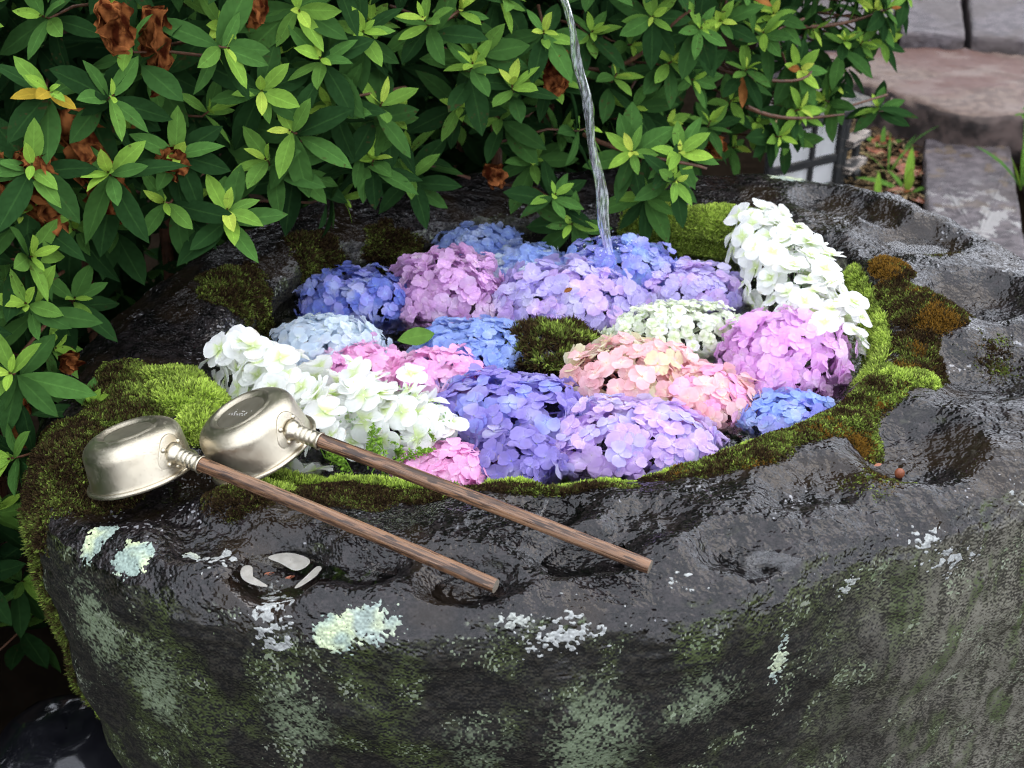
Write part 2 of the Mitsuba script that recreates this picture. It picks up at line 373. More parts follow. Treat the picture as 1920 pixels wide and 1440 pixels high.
HOLLOWS = [  # x, y, half sizes, turn, depth: the scooped dents along the rim
    (-0.208, 1.030, 0.044, 0.034, 0.1, 0.027), (-0.130, 1.020, 0.036, 0.022, 0.1, 0.016), (-0.035, 1.000, 0.040, 0.022, 0.0, 0.020), (0.062, 1.040, 0.045, 0.028, 0.2, 0.016),
    (0.035, 1.103, 0.045, 0.026, 0.0, 0.014), (0.218, 1.050, 0.046, 0.028, 0.3, 0.013), (0.410, 1.222, 0.060, 0.052, 0.9, 0.030), (0.590, 1.560, 0.060, 0.055, 0.2, 0.026),
    (0.560, 1.740, 0.060, 0.045, -0.8, 0.020), (0.455, 1.872, 0.05, 0.04, -0.6, 0.016), (0.515, 1.815, 0.03, 0.03, 0.0, 0.012), (-0.285, 1.075, 0.05, 0.03, -0.3, 0.014),
    (0.13, 1.085, 0.04, 0.03, 0.2, 0.010), (0.30, 1.155, 0.05, 0.035, 0.7, 0.013), (0.52, 1.36, 0.06, 0.05, 0.8, 0.016), (-0.365, 1.15, 0.07, 0.06, 0.0, 0.020), (-0.245, 1.18, 0.06, 0.045, 0.2, 0.012), (0.60, 1.42, 0.05, 0.05, 0.8, 0.012)]
CUSHIONS = [(-0.335, 1.305, 0.050, 0.032, 0.018), (-0.375, 1.345, 0.035, 0.025, 0.012), (-0.322, 1.255, 0.035, 0.028, 0.012), (-0.36, 1.555, 0.05, 0.07, 0.02), (-0.46, 1.20, 0.05, 0.05, 0.010),
            (0.505, 1.50, 0.045, 0.06, 0.020), (0.465, 1.350, 0.05, 0.04, 0.006), (-0.26, 1.68, 0.05, 0.05, 0.03), (0.47, 1.62, 0.03, 0.05, 0.014)]


def build_basin():
    nt = 1500      # denser round the near side than at the back
    q = np.linspace(-np.pi, np.pi, 4001)
    dens = 0.42 + 0.58 * smooth01(-0.35, 0.25, np.cos(q + 1.25))
    cum = np.r_[0, np.cumsum(0.5 * (dens[1:] + dens[:-1]))]
    th = np.interp(np.arange(nt) / nt * cum[-1], cum, q)
    ro, ri = polar(OUT)(th), polar(INN)(th)
    ro = ro + 0.006 * (meshkit.noise(np.stack([np.cos(th) * 5, np.sin(th) * 5, th * 0], 1), 3) - 0.5)
    one = np.ones(nt)
    mid = 0.5 * (ri + ro)
    R = np.stack([0 * one, 0.5 * ri, 0.82 * ri, 0.90 * ri, 0.955 * ri, ri - 0.004, ri + 0.016, 0.7 * ri + 0.3 * ro, mid, 0.3 * ri + 0.7 * ro, ro - 0.026, ro - 0.006, ro + 0.006, ro + 0.006, ro - 0.012, ro - 0.045, ro - 0.06])
    Z = np.stack([z * one for z in (0.33, 0.332, 0.345, 0.39, 0.465, 0.528, 0.548, 0.556, 0.560, 0.557, 0.548, 0.533, 0.505, 0.45, 0.32, 0.10, -0.03)])
    knots = np.array([0, 1, 2, 3, 4, 5, 6, 7, 8, 9, 10, 11, 12, 13, 14, 15, 16], float)
    s = np.concatenate([np.linspace(0, 2, 14)[:-1], np.linspace(2, 5, 40)[:-1], np.linspace(5, 12, 130)[:-1], np.linspace(12, 14, 90)[:-1], np.linspace(14, 15.4, 90)[:-1], np.linspace(15.4, 16, 6)])
    Rs, Zs = PchipInterpolator(knots, R, axis=0)(s), PchipInterpolator(knots, Z, axis=0)(s)
    V = np.stack([CX + Rs * np.cos(th), CY + Rs * np.sin(th), Zs], -1)       # (ns, nt, 3)
    shape = V.shape
    V = V.reshape(-1, 3)
    S = np.repeat(s, nt)
    F = grid_faces(len(s), nt, wrap_v=True)
    topw = smooth01(4.6, 6.2, S) * smooth01(12.6, 11.2, S)
    for x, y, a, b, t, d in HOLLOWS:
        c, sn = math.cos(t), math.sin(t)
        dx, dy = V[:, 0] - x, V[:, 1] - y
        wob = 0.35 * (meshkit.noise(V * 28, 9) - 0.5)
        q = np.hypot((dx * c + dy * sn) / a, (-dx * sn + dy * c) / b) + wob
        V[:, 2] -= topw * 1.2 * d * np.exp(-q ** 4 * 0.8)
    for x, y, a, b, h in CUSHIONS:
        q = np.hypot((V[:, 0] - x) / a, (V[:, 1] - y) / b) + 0.5 * (meshkit.noise(V * 35, 5) - 0.5)
        V[:, 2] += h * np.exp(-q ** 2 * 1.3) * smooth01(3.6, 5.2, S)
    _, _, N = meshkit.arrays((V, F), True)
    # chiselled lumps, pits and grain
    w = smooth01(1.0, 3.0, S)
    d = 0.022 * (meshkit.fbm(V * 8, 2, 1) - 0.5) + 0.013 * (meshkit.fbm(V * 20, 2, 2) - 0.5)
    ridg = np.abs(meshkit.noise(V * 62, 4) - 0.5) * 2
    side = smooth01(11.8, 13.0, S)
    d += (1 - 0.5 * side) * (0.0026 * (0.4 - ridg) + 0.0016 * (meshkit.noise(V * 130, 6) - 0.5))
    d += side * (0.014 * (meshkit.fbm(V * [9, 9, 6], 2, 12) - 0.5) + 0.003 * (meshkit.fbm(V * 40, 2, 13) - 0.5))
    V = V + N * (w * d)[:, None]
    return V, F, S


BV, BF, BS = build_basin()
put('stone_basin', BV, BF, 'mat_stone')
tag('stone_basin', 'large dark wet stone basin with mossy scalloped rim, full of floating hydrangeas', 'basin')
BT = np.vstack([BF[:, [0, 1, 2]], BF[:, [0, 2, 3]]])
_, _, BN = meshkit.arrays((BV, BF), True)
top_ids = np.where((BS > 5.0) & (BS < 12.2))[0][::7]
TOP = LinearNDInterpolator(BV[top_ids, :2], BV[top_ids, 2])


def top_z(x, y):
    z = float(TOP(x, y))
    return RIM if math.isnan(z) else z


# pale crusts of lichen, raised a little from the stone
def lichen(x, y, z, rx, ry, tone, seed, label, holes=0.0):
    c = np.array([x, y, z])
    i = np.argmin(((BV - c) ** 2).sum(1))
    c, n = BV[i], unit(BN[i])
    a, b, _ = frame_of(n)
    a = unit(np.cross([0, 0, 1.0], n)) if abs(n[2]) < 0.98 else np.array([1.0, 0, 0])
    b = np.cross(n, a)
    near = ((BV[BT].mean(1) - c) ** 2).sum(1) < (1.7 * max(rx, ry)) ** 2
    import trimesh
    f = BT[near]
    u, inv = np.unique(f, return_inverse=True)
    V, F = BV[u], inv.reshape(-1, 3)
    NN = BN[u]
    for _ in range(2):
        e = trimesh.Trimesh(V, F, process=False, vertex_normals=NN)
        V2, F2 = trimesh.remesh.subdivide(V, F)
        NN = unit(trimesh.remesh.subdivide(NN, F)[0])
        V, F = V2, F2
        if len(F) > 9000:
            break
    d = V - c
    q = np.hypot(d @ a / rx, d @ b / ry)
    m = 1.0 - q + 0.75 * (meshkit.fbm(V * 60, 3, seed) - 0.5) + 0.60 * (meshkit.noise(V * 330, seed + 3) - 0.5) + 0.3 * (meshkit.noise(V * 700, seed + 4) - 0.5) - (holes + 0.12) * (meshkit.fbm(V * 210, 2, seed + 7) - 0.35) * 3
    keep = (m[F] > 0.0).any(1)
    h = 0.0012 * smooth01(-0.03, 0.16, m) + 0.0016 * (meshkit.noise(V * 420, seed + 5) - 0.5) * (m > 0.02) - 0.0006
    V = V + NN * h[:, None]
    F = F[keep]
    u, inv = np.unique(F, return_inverse=True)
    k = part_key('stone_basin__lichen')
    put(k, V[u], inv.reshape(-1, 3), 'mat_lichen', uv=np.full((len(u), 2), tone), smooth=True)
    if label:
        tag(k, label)


for i, a in enumerate([(-0.390, 1.082, 0.53, 0.016, 0.024, 0.0, 1, 'larger pale green lichen at the left front corner', 0), (-0.345, 1.056, 0.527, 0.021, 0.021, 0.0, 2, None, 0),
                       (-0.297, 1.048, 0.54, 0.010, 0.009, 0.7, 3, None, 0.2), (-0.213, 0.992, 0.525, 0.024, 0.02, 1.0, 4, None, 1.0), (-0.154, 0.975, 0.515, 0.020, 0.019, 0.0, 5, None, 0),
                       (-0.122, 0.976, 0.525, 0.029, 0.018, 0.25, 6, 'crusty pale lichen split in three tones', 0.1), (0.000, 0.975, 0.53, 0.021, 0.009, 0.9, 7, None, 0.7), (0.048, 0.965, 0.52, 0.036, 0.019, 1.0, 8, None, 1.0),
                       (0.270, 0.985, 0.44, 0.012, 0.035, 0.3, 9, None, 0.35), (0.405, 1.955, 0.55, 0.028, 0.022, 0.3, 10, None, 0.1), (0.385, 2.005, 0.53, 0.05, 0.012, 0.1, 11, None, 0.3),
                       (0.47, 1.975, 0.55, 0.035, 0.012, 0.4, 12, None, 0.6), (0.44, 1.09, 0.50, 0.03, 0.016, 1.0, 13, None, 1.1), (0.40, 1.10, 0.52, 0.02, 0.014, 1.0, 14, None, 1.0), (0.155, 1.005, 0.545, 0.016, 0.008, 1.0, 15, None, 1.2),
                       (0.52, 1.2, 0.5, 0.03, 0.02, 1.0, 16, None, 1.0), (0.33, 1.02, 0.50, 0.016, 0.012, 0.9, 17, None, 0.9), (-0.27, 1.035, 0.53, 0.016, 0.015, 1.0, 18, None, 1.1)]):
    lichen(*a)

# water in the basin and in the dents of the rim
def sheet(name, cx, cy, rx, ry, z, turn=0.0, rings=14, n=64, bsdf='mat_water', wobble=0.0):
    t = np.arange(n) * 2 * np.pi / n
    r = np.linspace(0, 1, rings)
    x, y = np.outer(r, np.cos(t)) * rx, np.outer(r, np.sin(t)) * ry
    c, s = math.cos(turn), math.sin(turn)
    V = np.stack([cx + x * c - y * s, cy + x * s + y * c, np.full_like(x, z)], -1).reshape(-1, 3)
    return put(key_of(name), V, grid_faces(rings, n, wrap_v=True)[:, [0, 1, 2, 3]], bsdf)


LEVELS = []
k = sheet('water', 0.06, 1.49, 0.43, 0.39, WATER, rings=30, n=96)
tag(k, 'dark clear water filling the stone basin beneath the flowers', 'water', kind='structure')
for (x, y, a, b, t, d), lift in zip(HOLLOWS, (0.62, 0.45, 0.5, 0.45, 0.4, 0.45, None, None, 0.2, None, None, None)):
    if lift is None:
        continue
    z = top_z(x, y)
    edge = [top_z(x + 1.15 * a * math.cos(q), y + 1.15 * b * math.sin(q)) for q in np.arange(12) * math.pi / 6]
    level = min(z + 1.2 * d * lift, sorted(edge)[3 if d == 0.027 else 0] - 0.0005)
    if level < z + 0.002:
        level = z + 0.002
    LEVELS.append(level)
    k = sheet('puddle', x, y, a * 1.3, b * 1.3, level, t, rings=6, n=40, bsdf='mat_puddle')
    tag(k, 'rainwater standing in a scooped dent of the stone rim', 'puddle', group='puddles in the dents of the rim', kind='structure')

# ------------------------------------------------------------------ moss
TRI_N = np.cross(BV[BT[:, 1]] - BV[BT[:, 0]], BV[BT[:, 2]] - BV[BT[:, 0]])
TRI_A = 0.5 * np.linalg.norm(TRI_N, axis=1)
TRI_C = BV[BT].mean(1)


def shoots(P, N, h, w, tone, blades, rng, splay=0.75):
    """many moss shoots, each a few narrow blades: one mesh"""
    n = len(P)
    SHOOT_TONE = rng.normal(size=n) * 3.8      # every shoot its own tone
    a = unit(np.cross(N, rng.normal(size=(n, 3))))
    b = np.cross(N, a)
    Vs, U = [], []
    for k in range(blades):
        az = rng.uniform(0, 2 * np.pi, n)
        sp = rng.uniform(0.1, 1.0, n) * splay
        lean = (np.cos(az)[:, None] * a + np.sin(az)[:, None] * b)
        d = unit(N * np.cos(sp)[:, None] + lean * np.sin(sp)[:, None])
        s = unit(np.cross(d, N + rng.normal(size=(n, 3)) * 0.2))
        L = (h * rng.uniform(0.6, 1.25, n))[:, None]
        W = (w * rng.uniform(0.7, 1.3, n))[:, None]
        base = P - N * 0.001 + lean * 0.0006
        Vs.append(np.stack([base - s * W * 0.5, base + d * L * 0.5 - s * W, base + d * L, base + d * L * 0.5 + s * W], 1))
        kt = np.where(tone > 25, np.where(rng.random(n) < 0.85, 21, 3), np.floor(np.clip(tone + np.repeat(rng.normal(size=n), 1) * 1.5 + SHOOT_TONE[:n], 0, 20)))
        kt = kt + 0.5
        U.append(np.stack([np.stack([kt, kt * 0 + v], 1) for v in (0, 0.5, 1, 0.5)], 1))
    V = np.stack(Vs, 1).reshape(-1, 3)
    U = np.stack(U, 1).reshape(-1, 2)
    i = np.arange(n * blades)[:, None] * 4
    F = np.concatenate([i + [0, 3, 1], i + [1, 3, 2]], 0)
    return V, F, U


def moss(name, label, blobs, tone, seed, h=0.006, w=0.0008, blades=5, per=0.55e6, patch=26, cover=0.0, zmin=0.40, zmax=9, smin=3.0, smax=16.0, tint=None):
    """blobs: (x, y, rx, ry, turn); shoots stand on the basin inside their ragged outlines"""
    rng = np.random.default_rng(seed)
    best = np.full(len(TRI_C), -9.0)
    for x, y, rx, ry, t in blobs:
        c, s = math.cos(t), math.sin(t)
        dx, dy = TRI_C[:, 0] - x, TRI_C[:, 1] - y
        best = np.maximum(best, 1 - np.hypot((dx * c + dy * s) / rx, (-dx * s + dy * c) / ry))
    m = best + 0.55 * (meshkit.fbm(TRI_C * patch, 3, seed) - 0.5) + cover
    sf = BS[BT[:, 0]]
    ok = (m > 0) & (best > -0.6) & (TRI_C[:, 2] > zmin) & (TRI_C[:, 2] < zmax) & (sf > smin) & (sf < smax)
    ids = np.where(ok)[0]
    k = int(TRI_A[ids].sum() * per * 0.42)
    pick = rng.choice(ids, k, p=TRI_A[ids] / TRI_A[ids].sum())
    u, v = rng.random(k), rng.random(k)
    u, v = np.where(u + v > 1, 1 - u, u), np.where(u + v > 1, 1 - v, v)
    A, B, C = BV[BT[pick, 0]], BV[BT[pick, 1]], BV[BT[pick, 2]]
    P = A + (B - A) * u[:, None] + (C - A) * v[:, None]
    N = unit(unit(TRI_N[pick]) + [0, 0, 0.5] + rng.normal(size=(k, 3)) * 0.12)
    tn = tone(P + rng.normal(size=P.shape) * 0.0035, m[pick]) if callable(tone) else np.full(k, float(tone))
    hh = 0.72 * h * (0.45 + 0.75 * smooth01(0, 0.35, m[pick])) * (0.7 + 0.6 * meshkit.noise(P * 90, seed + 2))
    V, F, U = shoots(P, N, hh * 1.25, w * 1.55, tn, blades + 2, rng, 1.15)
    key = key_of(name)
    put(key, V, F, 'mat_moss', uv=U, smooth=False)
    tag(key, label, 'moss', kind='stuff')
    return k


def tones(lo, hi, scale=40, seed=1, orange=0.0):
    def f(P, m):
        t = lo + (hi - lo) * smooth01(0.3, 0.7, meshkit.fbm(P * scale, 3, seed))
        if orange:
            t = np.where(meshkit.fbm(P * 30, 2, seed + 5) > 1 - orange, 30.0, t)
        return t
    return f


moss('moss_cushion', 'bright lime green moss cushion on the left rim behind the two ladles',
     [(-0.345, 1.312, 0.058, 0.040, 0), (-0.372, 1.35, 0.05, 0.026, 0), (-0.320, 1.262, 0.034, 0.042, 0)], tones(14, 20, 46, 2), 11, h=0.0085, w=0.0011, blades=5, per=0.6e6)
moss('moss_cushion', 'darker olive moss on the far left of the rim beside the lime green cushion',
     [(-0.43, 1.33, 0.04, 0.06, 0), (-0.41, 1.28, 0.05, 0.04, 0)], tones(3, 13, 50, 3), 12, h=0.007, per=0.55e6)
moss('moss_cushion', 'dark green moss clump on the shaded rim at the back left of the water',
     [(-0.345, 1.57, 0.05, 0.085, -0.3), (-0.25, 1.69, 0.08, 0.06, -0.6), (-0.16, 1.76, 0.06, 0.05, 0)], tones(-1, 9, 45, 4), 13, h=0.009, per=0.4e6, smin=3.5, cover=-0.28, patch=40)
moss('moss_mat', 'dark brown green moss mat at the left corner under the first ladle cup',
     [(-0.46, 1.20, 0.05, 0.075, 0), (-0.42, 1.165, 0.06, 0.05, 0.3), (-0.475, 1.13, 0.03, 0.06, 0)], tones(-2, 9, 45, 5), 14, h=0.005, per=0.6e6, zmin=0.5)
moss('moss_mat', 'yellow green moss along the inner lip beneath the second ladle handle',
     [(-0.215, 1.185, 0.05, 0.020, -0.1), (-0.14, 1.172, 0.065, 0.020, -0.1), (-0.09, 1.158, 0.04, 0.014, 0), (-0.235, 1.135, 0.026, 0.018, 0.2)], tones(13, 19, 50, 6), 15, h=0.009, w=0.0009, blades=6, per=0.7e6, smax=8)
moss('moss_mat', 'dark brown moss mat between the two ladle handles on the front rim',
     [(-0.19, 1.135, 0.085, 0.036, -0.2), (-0.09, 1.14, 0.07, 0.022, -0.1), (-0.01, 1.142, 0.05, 0.014, 0), (-0.26, 1.115, 0.04, 0.03, 0)], tones(-3, 7, 60, 7), 16, h=0.0045, per=0.65e6)
moss('moss_mat', 'thin yellow green moss fringe on the inner lip at the front of the flowers',
     [(0.0, 1.155, 0.035, 0.010, 0), (0.075, 1.163, 0.05, 0.010, 0.1), (0.15, 1.186, 0.03, 0.010, 0.4), (0.225, 1.232, 0.05, 0.010, 0.6)], tones(15, 20, 50, 8), 17, h=0.006, per=0.7e6, smax=6.6)
moss('moss_mat', 'dark brown and green moss mat on the front right lip below the lilac flower',
     [(0.180, 1.186, 0.06, 0.030, 0.2), (0.240, 1.206, 0.055, 0.034, 0.35), (0.06, 1.143, 0.07, 0.011, 0.1), (0.295, 1.243, 0.05, 0.030, 0.6)], tones(-2, 11, 60, 9, 0.32), 18, h=0.005, per=0.65e6, smin=5.2)
moss('moss_mat', 'brown and green moss tongue running down into the big scooped dent on the right',
     [(0.350, 1.282, 0.05, 0.030, 0.7), (0.368, 1.258, 0.022, 0.036, 0.15), (0.405, 1.335, 0.045, 0.028, 0.8), (0.325, 1.258, 0.04, 0.026, 0.5)], tones(-2, 13, 60, 10, 0.32), 19, h=0.0055, per=0.65e6, smin=5.2)
moss('moss_cushion', 'bright lime green moss crescent on the right rim beside the orchid pink flower',
     [(0.448, 1.358, 0.028, 0.022, 0.2), (0.42, 1.372, 0.02, 0.016, 0.6)], tones(11, 20, 60, 11), 20, h=0.0075, blades=6, per=0.8e6, smin=5.0)
moss('moss_mat', 'rusty orange brown moss patch along the right inner rim',
     [(0.495, 1.495, 0.045, 0.05, 0.2), (0.470, 1.42, 0.024, 0.05, 0.2), (0.455, 1.385, 0.03, 0.03, 0.2), (0.478, 1.56, 0.03, 0.045, 0), (0.482, 1.625, 0.03, 0.035, 0), (0.535, 1.515, 0.03, 0.02, 0), (0.47, 1.44, 0.03, 0.025, 0.4), (0.53, 1.56, 0.035, 0.012, -0.2)], tones(-2, 9, 50, 12, 0.40), 21, h=0.0065, per=0.6e6, smin=5.3, patch=44)
moss('moss_cushion', 'bright green moss hanging on the right inner wall beside the white panicle',
     [(0.442, 1.49, 0.05, 0.05, 0), (0.44, 1.55, 0.045, 0.05, 0), (0.44, 1.62, 0.04, 0.05, 0), (0.43, 1.42, 0.05, 0.04, 0)], tones(12, 18, 50, 13), 22, h=0.0085, per=0.6e6, zmin=0.45, smin=3.0, smax=5.7)
moss('moss_cushion', 'bright green moss clump at the back edge of the water under the hanging leaves',
     [(0.27, 1.815, 0.09, 0.05, -0.1), (0.20, 1.84, 0.05, 0.04, 0)], tones(13, 19, 45, 14), 23, h=0.010, per=0.5e6, zmin=0.47, smin=2.8, smax=7.0)
moss('moss_strip', 'green moss strip running down the left corner edge of the stone basin',
     [(-0.487, 1.135, 0.022, 0.05, 0), (-0.478, 1.165, 0.022, 0.06, 0)], tones(5, 12, 60, 15), 24, h=0.010, per=0.40e6, zmin=0.04, zmax=0.52, smin=12.0, smax=15.6, patch=30, cover=-0.2)
moss('moss_speckle', 'scattered tiny dark moss tufts on the wet right hand rim',
     [(0.56, 1.42, 0.10, 0.12, 0), (0.36, 1.16, 0.12, 0.08, 0.6), (0.56, 1.70, 0.08, 0.12, 0.5)], tones(0, 9, 60, 16, 0.3), 25, h=0.003, per=0.3e6, patch=70, cover=-0.62, smin=6.0, smax=11.5)

# moss covered stone standing in the water
def mossy_stone():
    t, q = np.meshgrid(np.linspace(0, 2 * np.pi, 73)[:-1], np.linspace(0, 1, 26), indexing='ij')
    ph = q * 1.9
    V = np.stack([0.052 + 0.066 * np.sin(ph) * np.cos(t), 1.496 + 0.050 * np.sin(ph) * np.sin(t), 0.505 + 0.034 * np.cos(ph)], -1).reshape(-1, 3)
    V += unit(V - [0.052, 1.496, 0.495]) * ((meshkit.fbm(V * 42, 3, 4) - 0.5) * 0.028)[:, None]
    F = grid_faces(72, 26, wrap_u=True)[:, ::-1]
    put('mossy_stone', V, F, 'mat_stone')
    tag('mossy_stone', 'dark mossy stone rising from the water among the flowers', 'stone')
    rng = np.random.default_rng(5)
    _, _, n = meshkit.arrays((V, F), True)
    pick = rng.integers(0, len(V), 5200)
    P = V[pick] + rng.normal(size=(5200, 3)) * 0.0018
    m = (P[:, 2] > 0.512) & (meshkit.fbm(P * 70, 2, 8) > 0.36)
    tn = 1 + 13 * smooth01(0.4, 0.75, meshkit.fbm(P * 55, 3, 3)) ** 1.3
    MV, MF, MU = shoots(P[m], unit(n[pick][m] + [0, 0, 0.6]), np.full(m.sum(), 0.010), 0.0011, tn[m], 5, rng, 1.1)
    put('mossy_stone__moss', MV, MF, 'mat_moss', uv=MU, smooth=False)
    tag('mossy_stone__moss', kind='stuff')


mossy_stone()

# ------------------------------------------------------------------ hydrangeas
def petal(L, W, cup, tip, curl):
    """one sepal in its own frame: along +x, face up +z; 5 x 4 grid"""
    s = np.array([0.0, 0.22, 0.55, 0.84, 1.0])
    w = np.array([0.20, 0.70, 1.0, 0.80, tip])
    a = np.array([-1, -0.36, 0.36, 1.0])
    x = np.outer(s, np.ones(4)) * L * (1 - 0.10 * np.abs(a) ** 2 * (s[:, None] > 0.9))
    y = np.outer(w, a) * W * 0.5
    z = cup * L * np.abs(np.outer(w, a)) ** 2 - curl * L * (s[:, None] ** 2) + 0.05 * L * s[:, None]
    V = np.stack([x, y, z], -1).reshape(-1, 3)
    return V, grid_faces(5, 4), np.repeat(s, 4)


def floret(size, rng, n=4, double=False, round_=0.12, flat=0.0):
    """sepals round an eye; size = across"""
    parts = []
    for layer in range(2 if double else 1):
        a0 = rng.uniform(0, 6.28)
        for i in range(n):
            L = size * 0.5 * rng.uniform(0.88, 1.1) * (1 - 0.3 * layer)
            V, F, s = petal(L, L * rng.uniform(1.0, 1.25), rng.uniform(0.0, 0.2), round_ + rng.uniform(0.05, 0.25), rng.uniform(-0.12, 0.30) - layer * 0.3 + flat)
            tw = rng.normal() * 0.18
            c, sn = math.cos(tw), math.sin(tw)
            V = np.stack([V[:, 0], V[:, 1] * c - V[:, 2] * sn, V[:, 1] * sn + V[:, 2] * c + 0.0008 * i + 0.002 * layer], 1)
            an = a0 + i * 2 * np.pi / n + rng.normal() * 0.1
            c, sn = math.cos(an), math.sin(an)
            V = np.stack([V[:, 0] * c - V[:, 1] * sn, V[:, 0] * sn + V[:, 1] * c, V[:, 2]], 1)
            parts.append((V, F, s))
    # the eye: a tiny bead
    a = np.arange(5) * 2 * np.pi / 5
    r = size * 0.045
    z0 = 0.0025 * (2 if double else 1)
    bead = np.vstack([np.column_stack([r * np.cos(a), r * np.sin(a), a * 0 + z0 - 0.001]), [[0, 0, z0 + r * 0.9]]])
    V = np.vstack([p[0] for p in parts] + [bead])
    F = np.vstack([p[1] + 20 * i for i, p in enumerate(parts)])
    F = np.vstack([F[:, [0, 1, 2]], F[:, [0, 2, 3]]])
    i = np.arange(5)
    F = np.vstack([F, np.column_stack([i, (i + 1) % 5, i * 0 + 5]) + 20 * len(parts)])
    return V, F, np.concatenate([p[2] for p in parts] + [np.zeros(6)])


def place_floret(head, P, N, size, color, rng, tone=0.0, **kw):
    V, F, s = floret(size, rng, **kw)
    x, y, z = frame_of(N)
    V = P + V[:, :1] * x + V[:, 1:2] * y + V[:, 2:] * z
    u = color + 0.5 + np.clip(tone + rng.normal() * 0.10, -0.45, 0.45)
    put(part_key(head + '__floret'), V, F, 'mat_petal', uv=np.stack([np.full(len(V), u), s], 1))


def core(head, x, y, rx, ry, rz, z0, color):
    """stalks that carry the florets, a bundle seen through the gaps"""
    rng = np.random.default_rng(3)
    items = []
    for i in range(16):
        a, t = i * 2.399, math.sqrt((i + 0.5) / 16) * 1.3
        e = np.array([x + rx * 0.86 * math.sin(t) * math.cos(a), y + ry * 0.86 * math.sin(t) * math.sin(a), z0 + rz * 0.86 * math.cos(t)])
        b = np.array([x, y, z0 - 0.35 * rz])
        items.append(tube([b, (b + e) / 2 + [0, 0, 0.004], e], [0.0022, 0.0013, 0.0009], 5))
    V, F, _ = merge(items)
    put(head + '__stalk', V, F, 'mat_petal', uv=np.tile([[color + 0.3, 0.9]], (len(V), 1)))


def hydrangea(label, x, y, rx, ry, rz, colors, n, size, seed, z0=0.512, group=None, **kw):
    rng = np.random.default_rng(seed)
    rx, ry = rx * 1.09, ry * 1.14
    head = key_of('hydrangea')
    tag(head, label, 'flower')
    core(head, x, y, rx, ry, rz, z0, colors[0])
    r_in = np.array([rx, ry, rz]) - size * 0.10
    n = min(290, int(n * 2.2))
    size *= 0.83
    i = 0
    for q in range(n):
        ct = 1 - (q + 0.5) / n * 1.22
        a = q * 2.39996 + rng.normal() * 0.15
        st = math.sqrt(max(0, 1 - ct * ct))
        d = np.array([st * math.cos(a), st * math.sin(a), ct])
        lump = 1 + 0.48 * (float(meshkit.fbm(d * 1.9 + seed * 3.7, 2, seed)) - 0.5)
        P = np.array([x, y, z0]) + d * r_in * lump * (0.99 - 0.17 * (q % 3 == 1) + rng.normal() * 0.045)
        N = unit(d / np.array([rx, ry, rz]) * rx + rng.normal(size=3) * 0.40)
        place_floret(head, P, N, size * rng.uniform(0.85, 1.15), colors[int(rng.integers(len(colors)))], rng, **kw)
    return head


# label, x, y, rx, ry, rz, colours, florets, floret size
HEADS = [
    ('deep blue hydrangea at the back left of the water, left of the mauve one', -0.201, 1.622, 0.0704, 0.0563, 0.0423, (0, 0, 4), 78, 0.029),
    ('round mauve pink hydrangea standing tallest at the back, among blue ones', -0.083, 1.635, 0.0691, 0.0657, 0.0657, (1,), 110, 0.028),
    ('mid blue hydrangea farthest back, directly behind the mauve one', -0.044, 1.784, 0.0555, 0.0444, 0.0333, (2,), 56, 0.027),
    ('light blue hydrangea at the back between the mauve and the blue violet ones', 0.018, 1.726, 0.0577, 0.0462, 0.0346, (2, 2, 7), 58, 0.027),
    ('pale lavender hydrangea in the middle of the back row', 0.072, 1.616, 0.0891, 0.0668, 0.0534, (3, 3, 3, 14), 84, 0.034),
    ('blue violet hydrangea at the back where the water stream lands', 0.146, 1.705, 0.0750, 0.0600, 0.0487, (4, 4, 2), 82, 0.029),
    ('lavender hydrangea at the back right, left of the tall white panicle', 0.237, 1.647, 0.0619, 0.0495, 0.0402, (3, 14, 3), 72, 0.026),
    ('cream white hydrangea with small greenish florets, right of centre', 0.203, 1.539, 0.0808, 0.0525, 0.0404, (6, 6, 5), 150, 0.020),
    ('ice blue hydrangea at the left behind the small pink one', -0.220, 1.493, 0.0683, 0.0547, 0.0410, (7,), 62, 0.031),
    ('sky blue flat hydrangea left of the mossy stone', -0.047, 1.495, 0.0694, 0.0555, 0.0347, (2,), 76, 0.029),
    ('rose pink hydrangea at the left, left of the floating green leaf', -0.179, 1.439, 0.0533, 0.0480, 0.0347, (8,), 56, 0.026),
    ('rose pink hydrangea in front of the floating green leaf', -0.083, 1.421, 0.0534, 0.0481, 0.0374, (8,), 58, 0.026),
    ('broad violet hydrangea in the middle of the front half', -0.006, 1.348, 0.0806, 0.0645, 0.0403, (9, 9, 4), 72, 0.035),
    ('deep violet hydrangea at the front lip, right of the front pink one', 0.006, 1.245, 0.0460, 0.0390, 0.0340, (10, 10, 9), 34, 0.031),
    ('salmon pink hydrangea with greenish petal rims, right of the mossy stone', 0.140, 1.420, 0.0776, 0.0621, 0.0504, (11, 11, 12), 70, 0.036),
    ('salmon pink hydrangea half under water, left of the orchid pink one', 0.217, 1.376, 0.0567, 0.0510, 0.0340, (11, 11, 8), 46, 0.033),
    ('round orchid pink hydrangea at the right in front of the white panicle', 0.321, 1.460, 0.0707, 0.0671, 0.0671, (13,), 112, 0.029),
    ('small blue hydrangea tucked against the right front lip', 0.309, 1.334, 0.0527, 0.0422, 0.0264, (2, 4), 50, 0.027),
    ('wide lilac hydrangea at the front right lip', 0.132, 1.279, 0.0891, 0.0579, 0.0445, (14, 14, 3), 84, 0.032),
    ('pale pink hydrangea at the front lip beside the yellow green moss', -0.071, 1.231, 0.0461, 0.0369, 0.0277, (8,), 34, 0.031),
]
for i, h in enumerate(HEADS):
    hydrangea(*h, seed=100 + i, round_=0.12 if h[8] < 0.03 else 0.2)


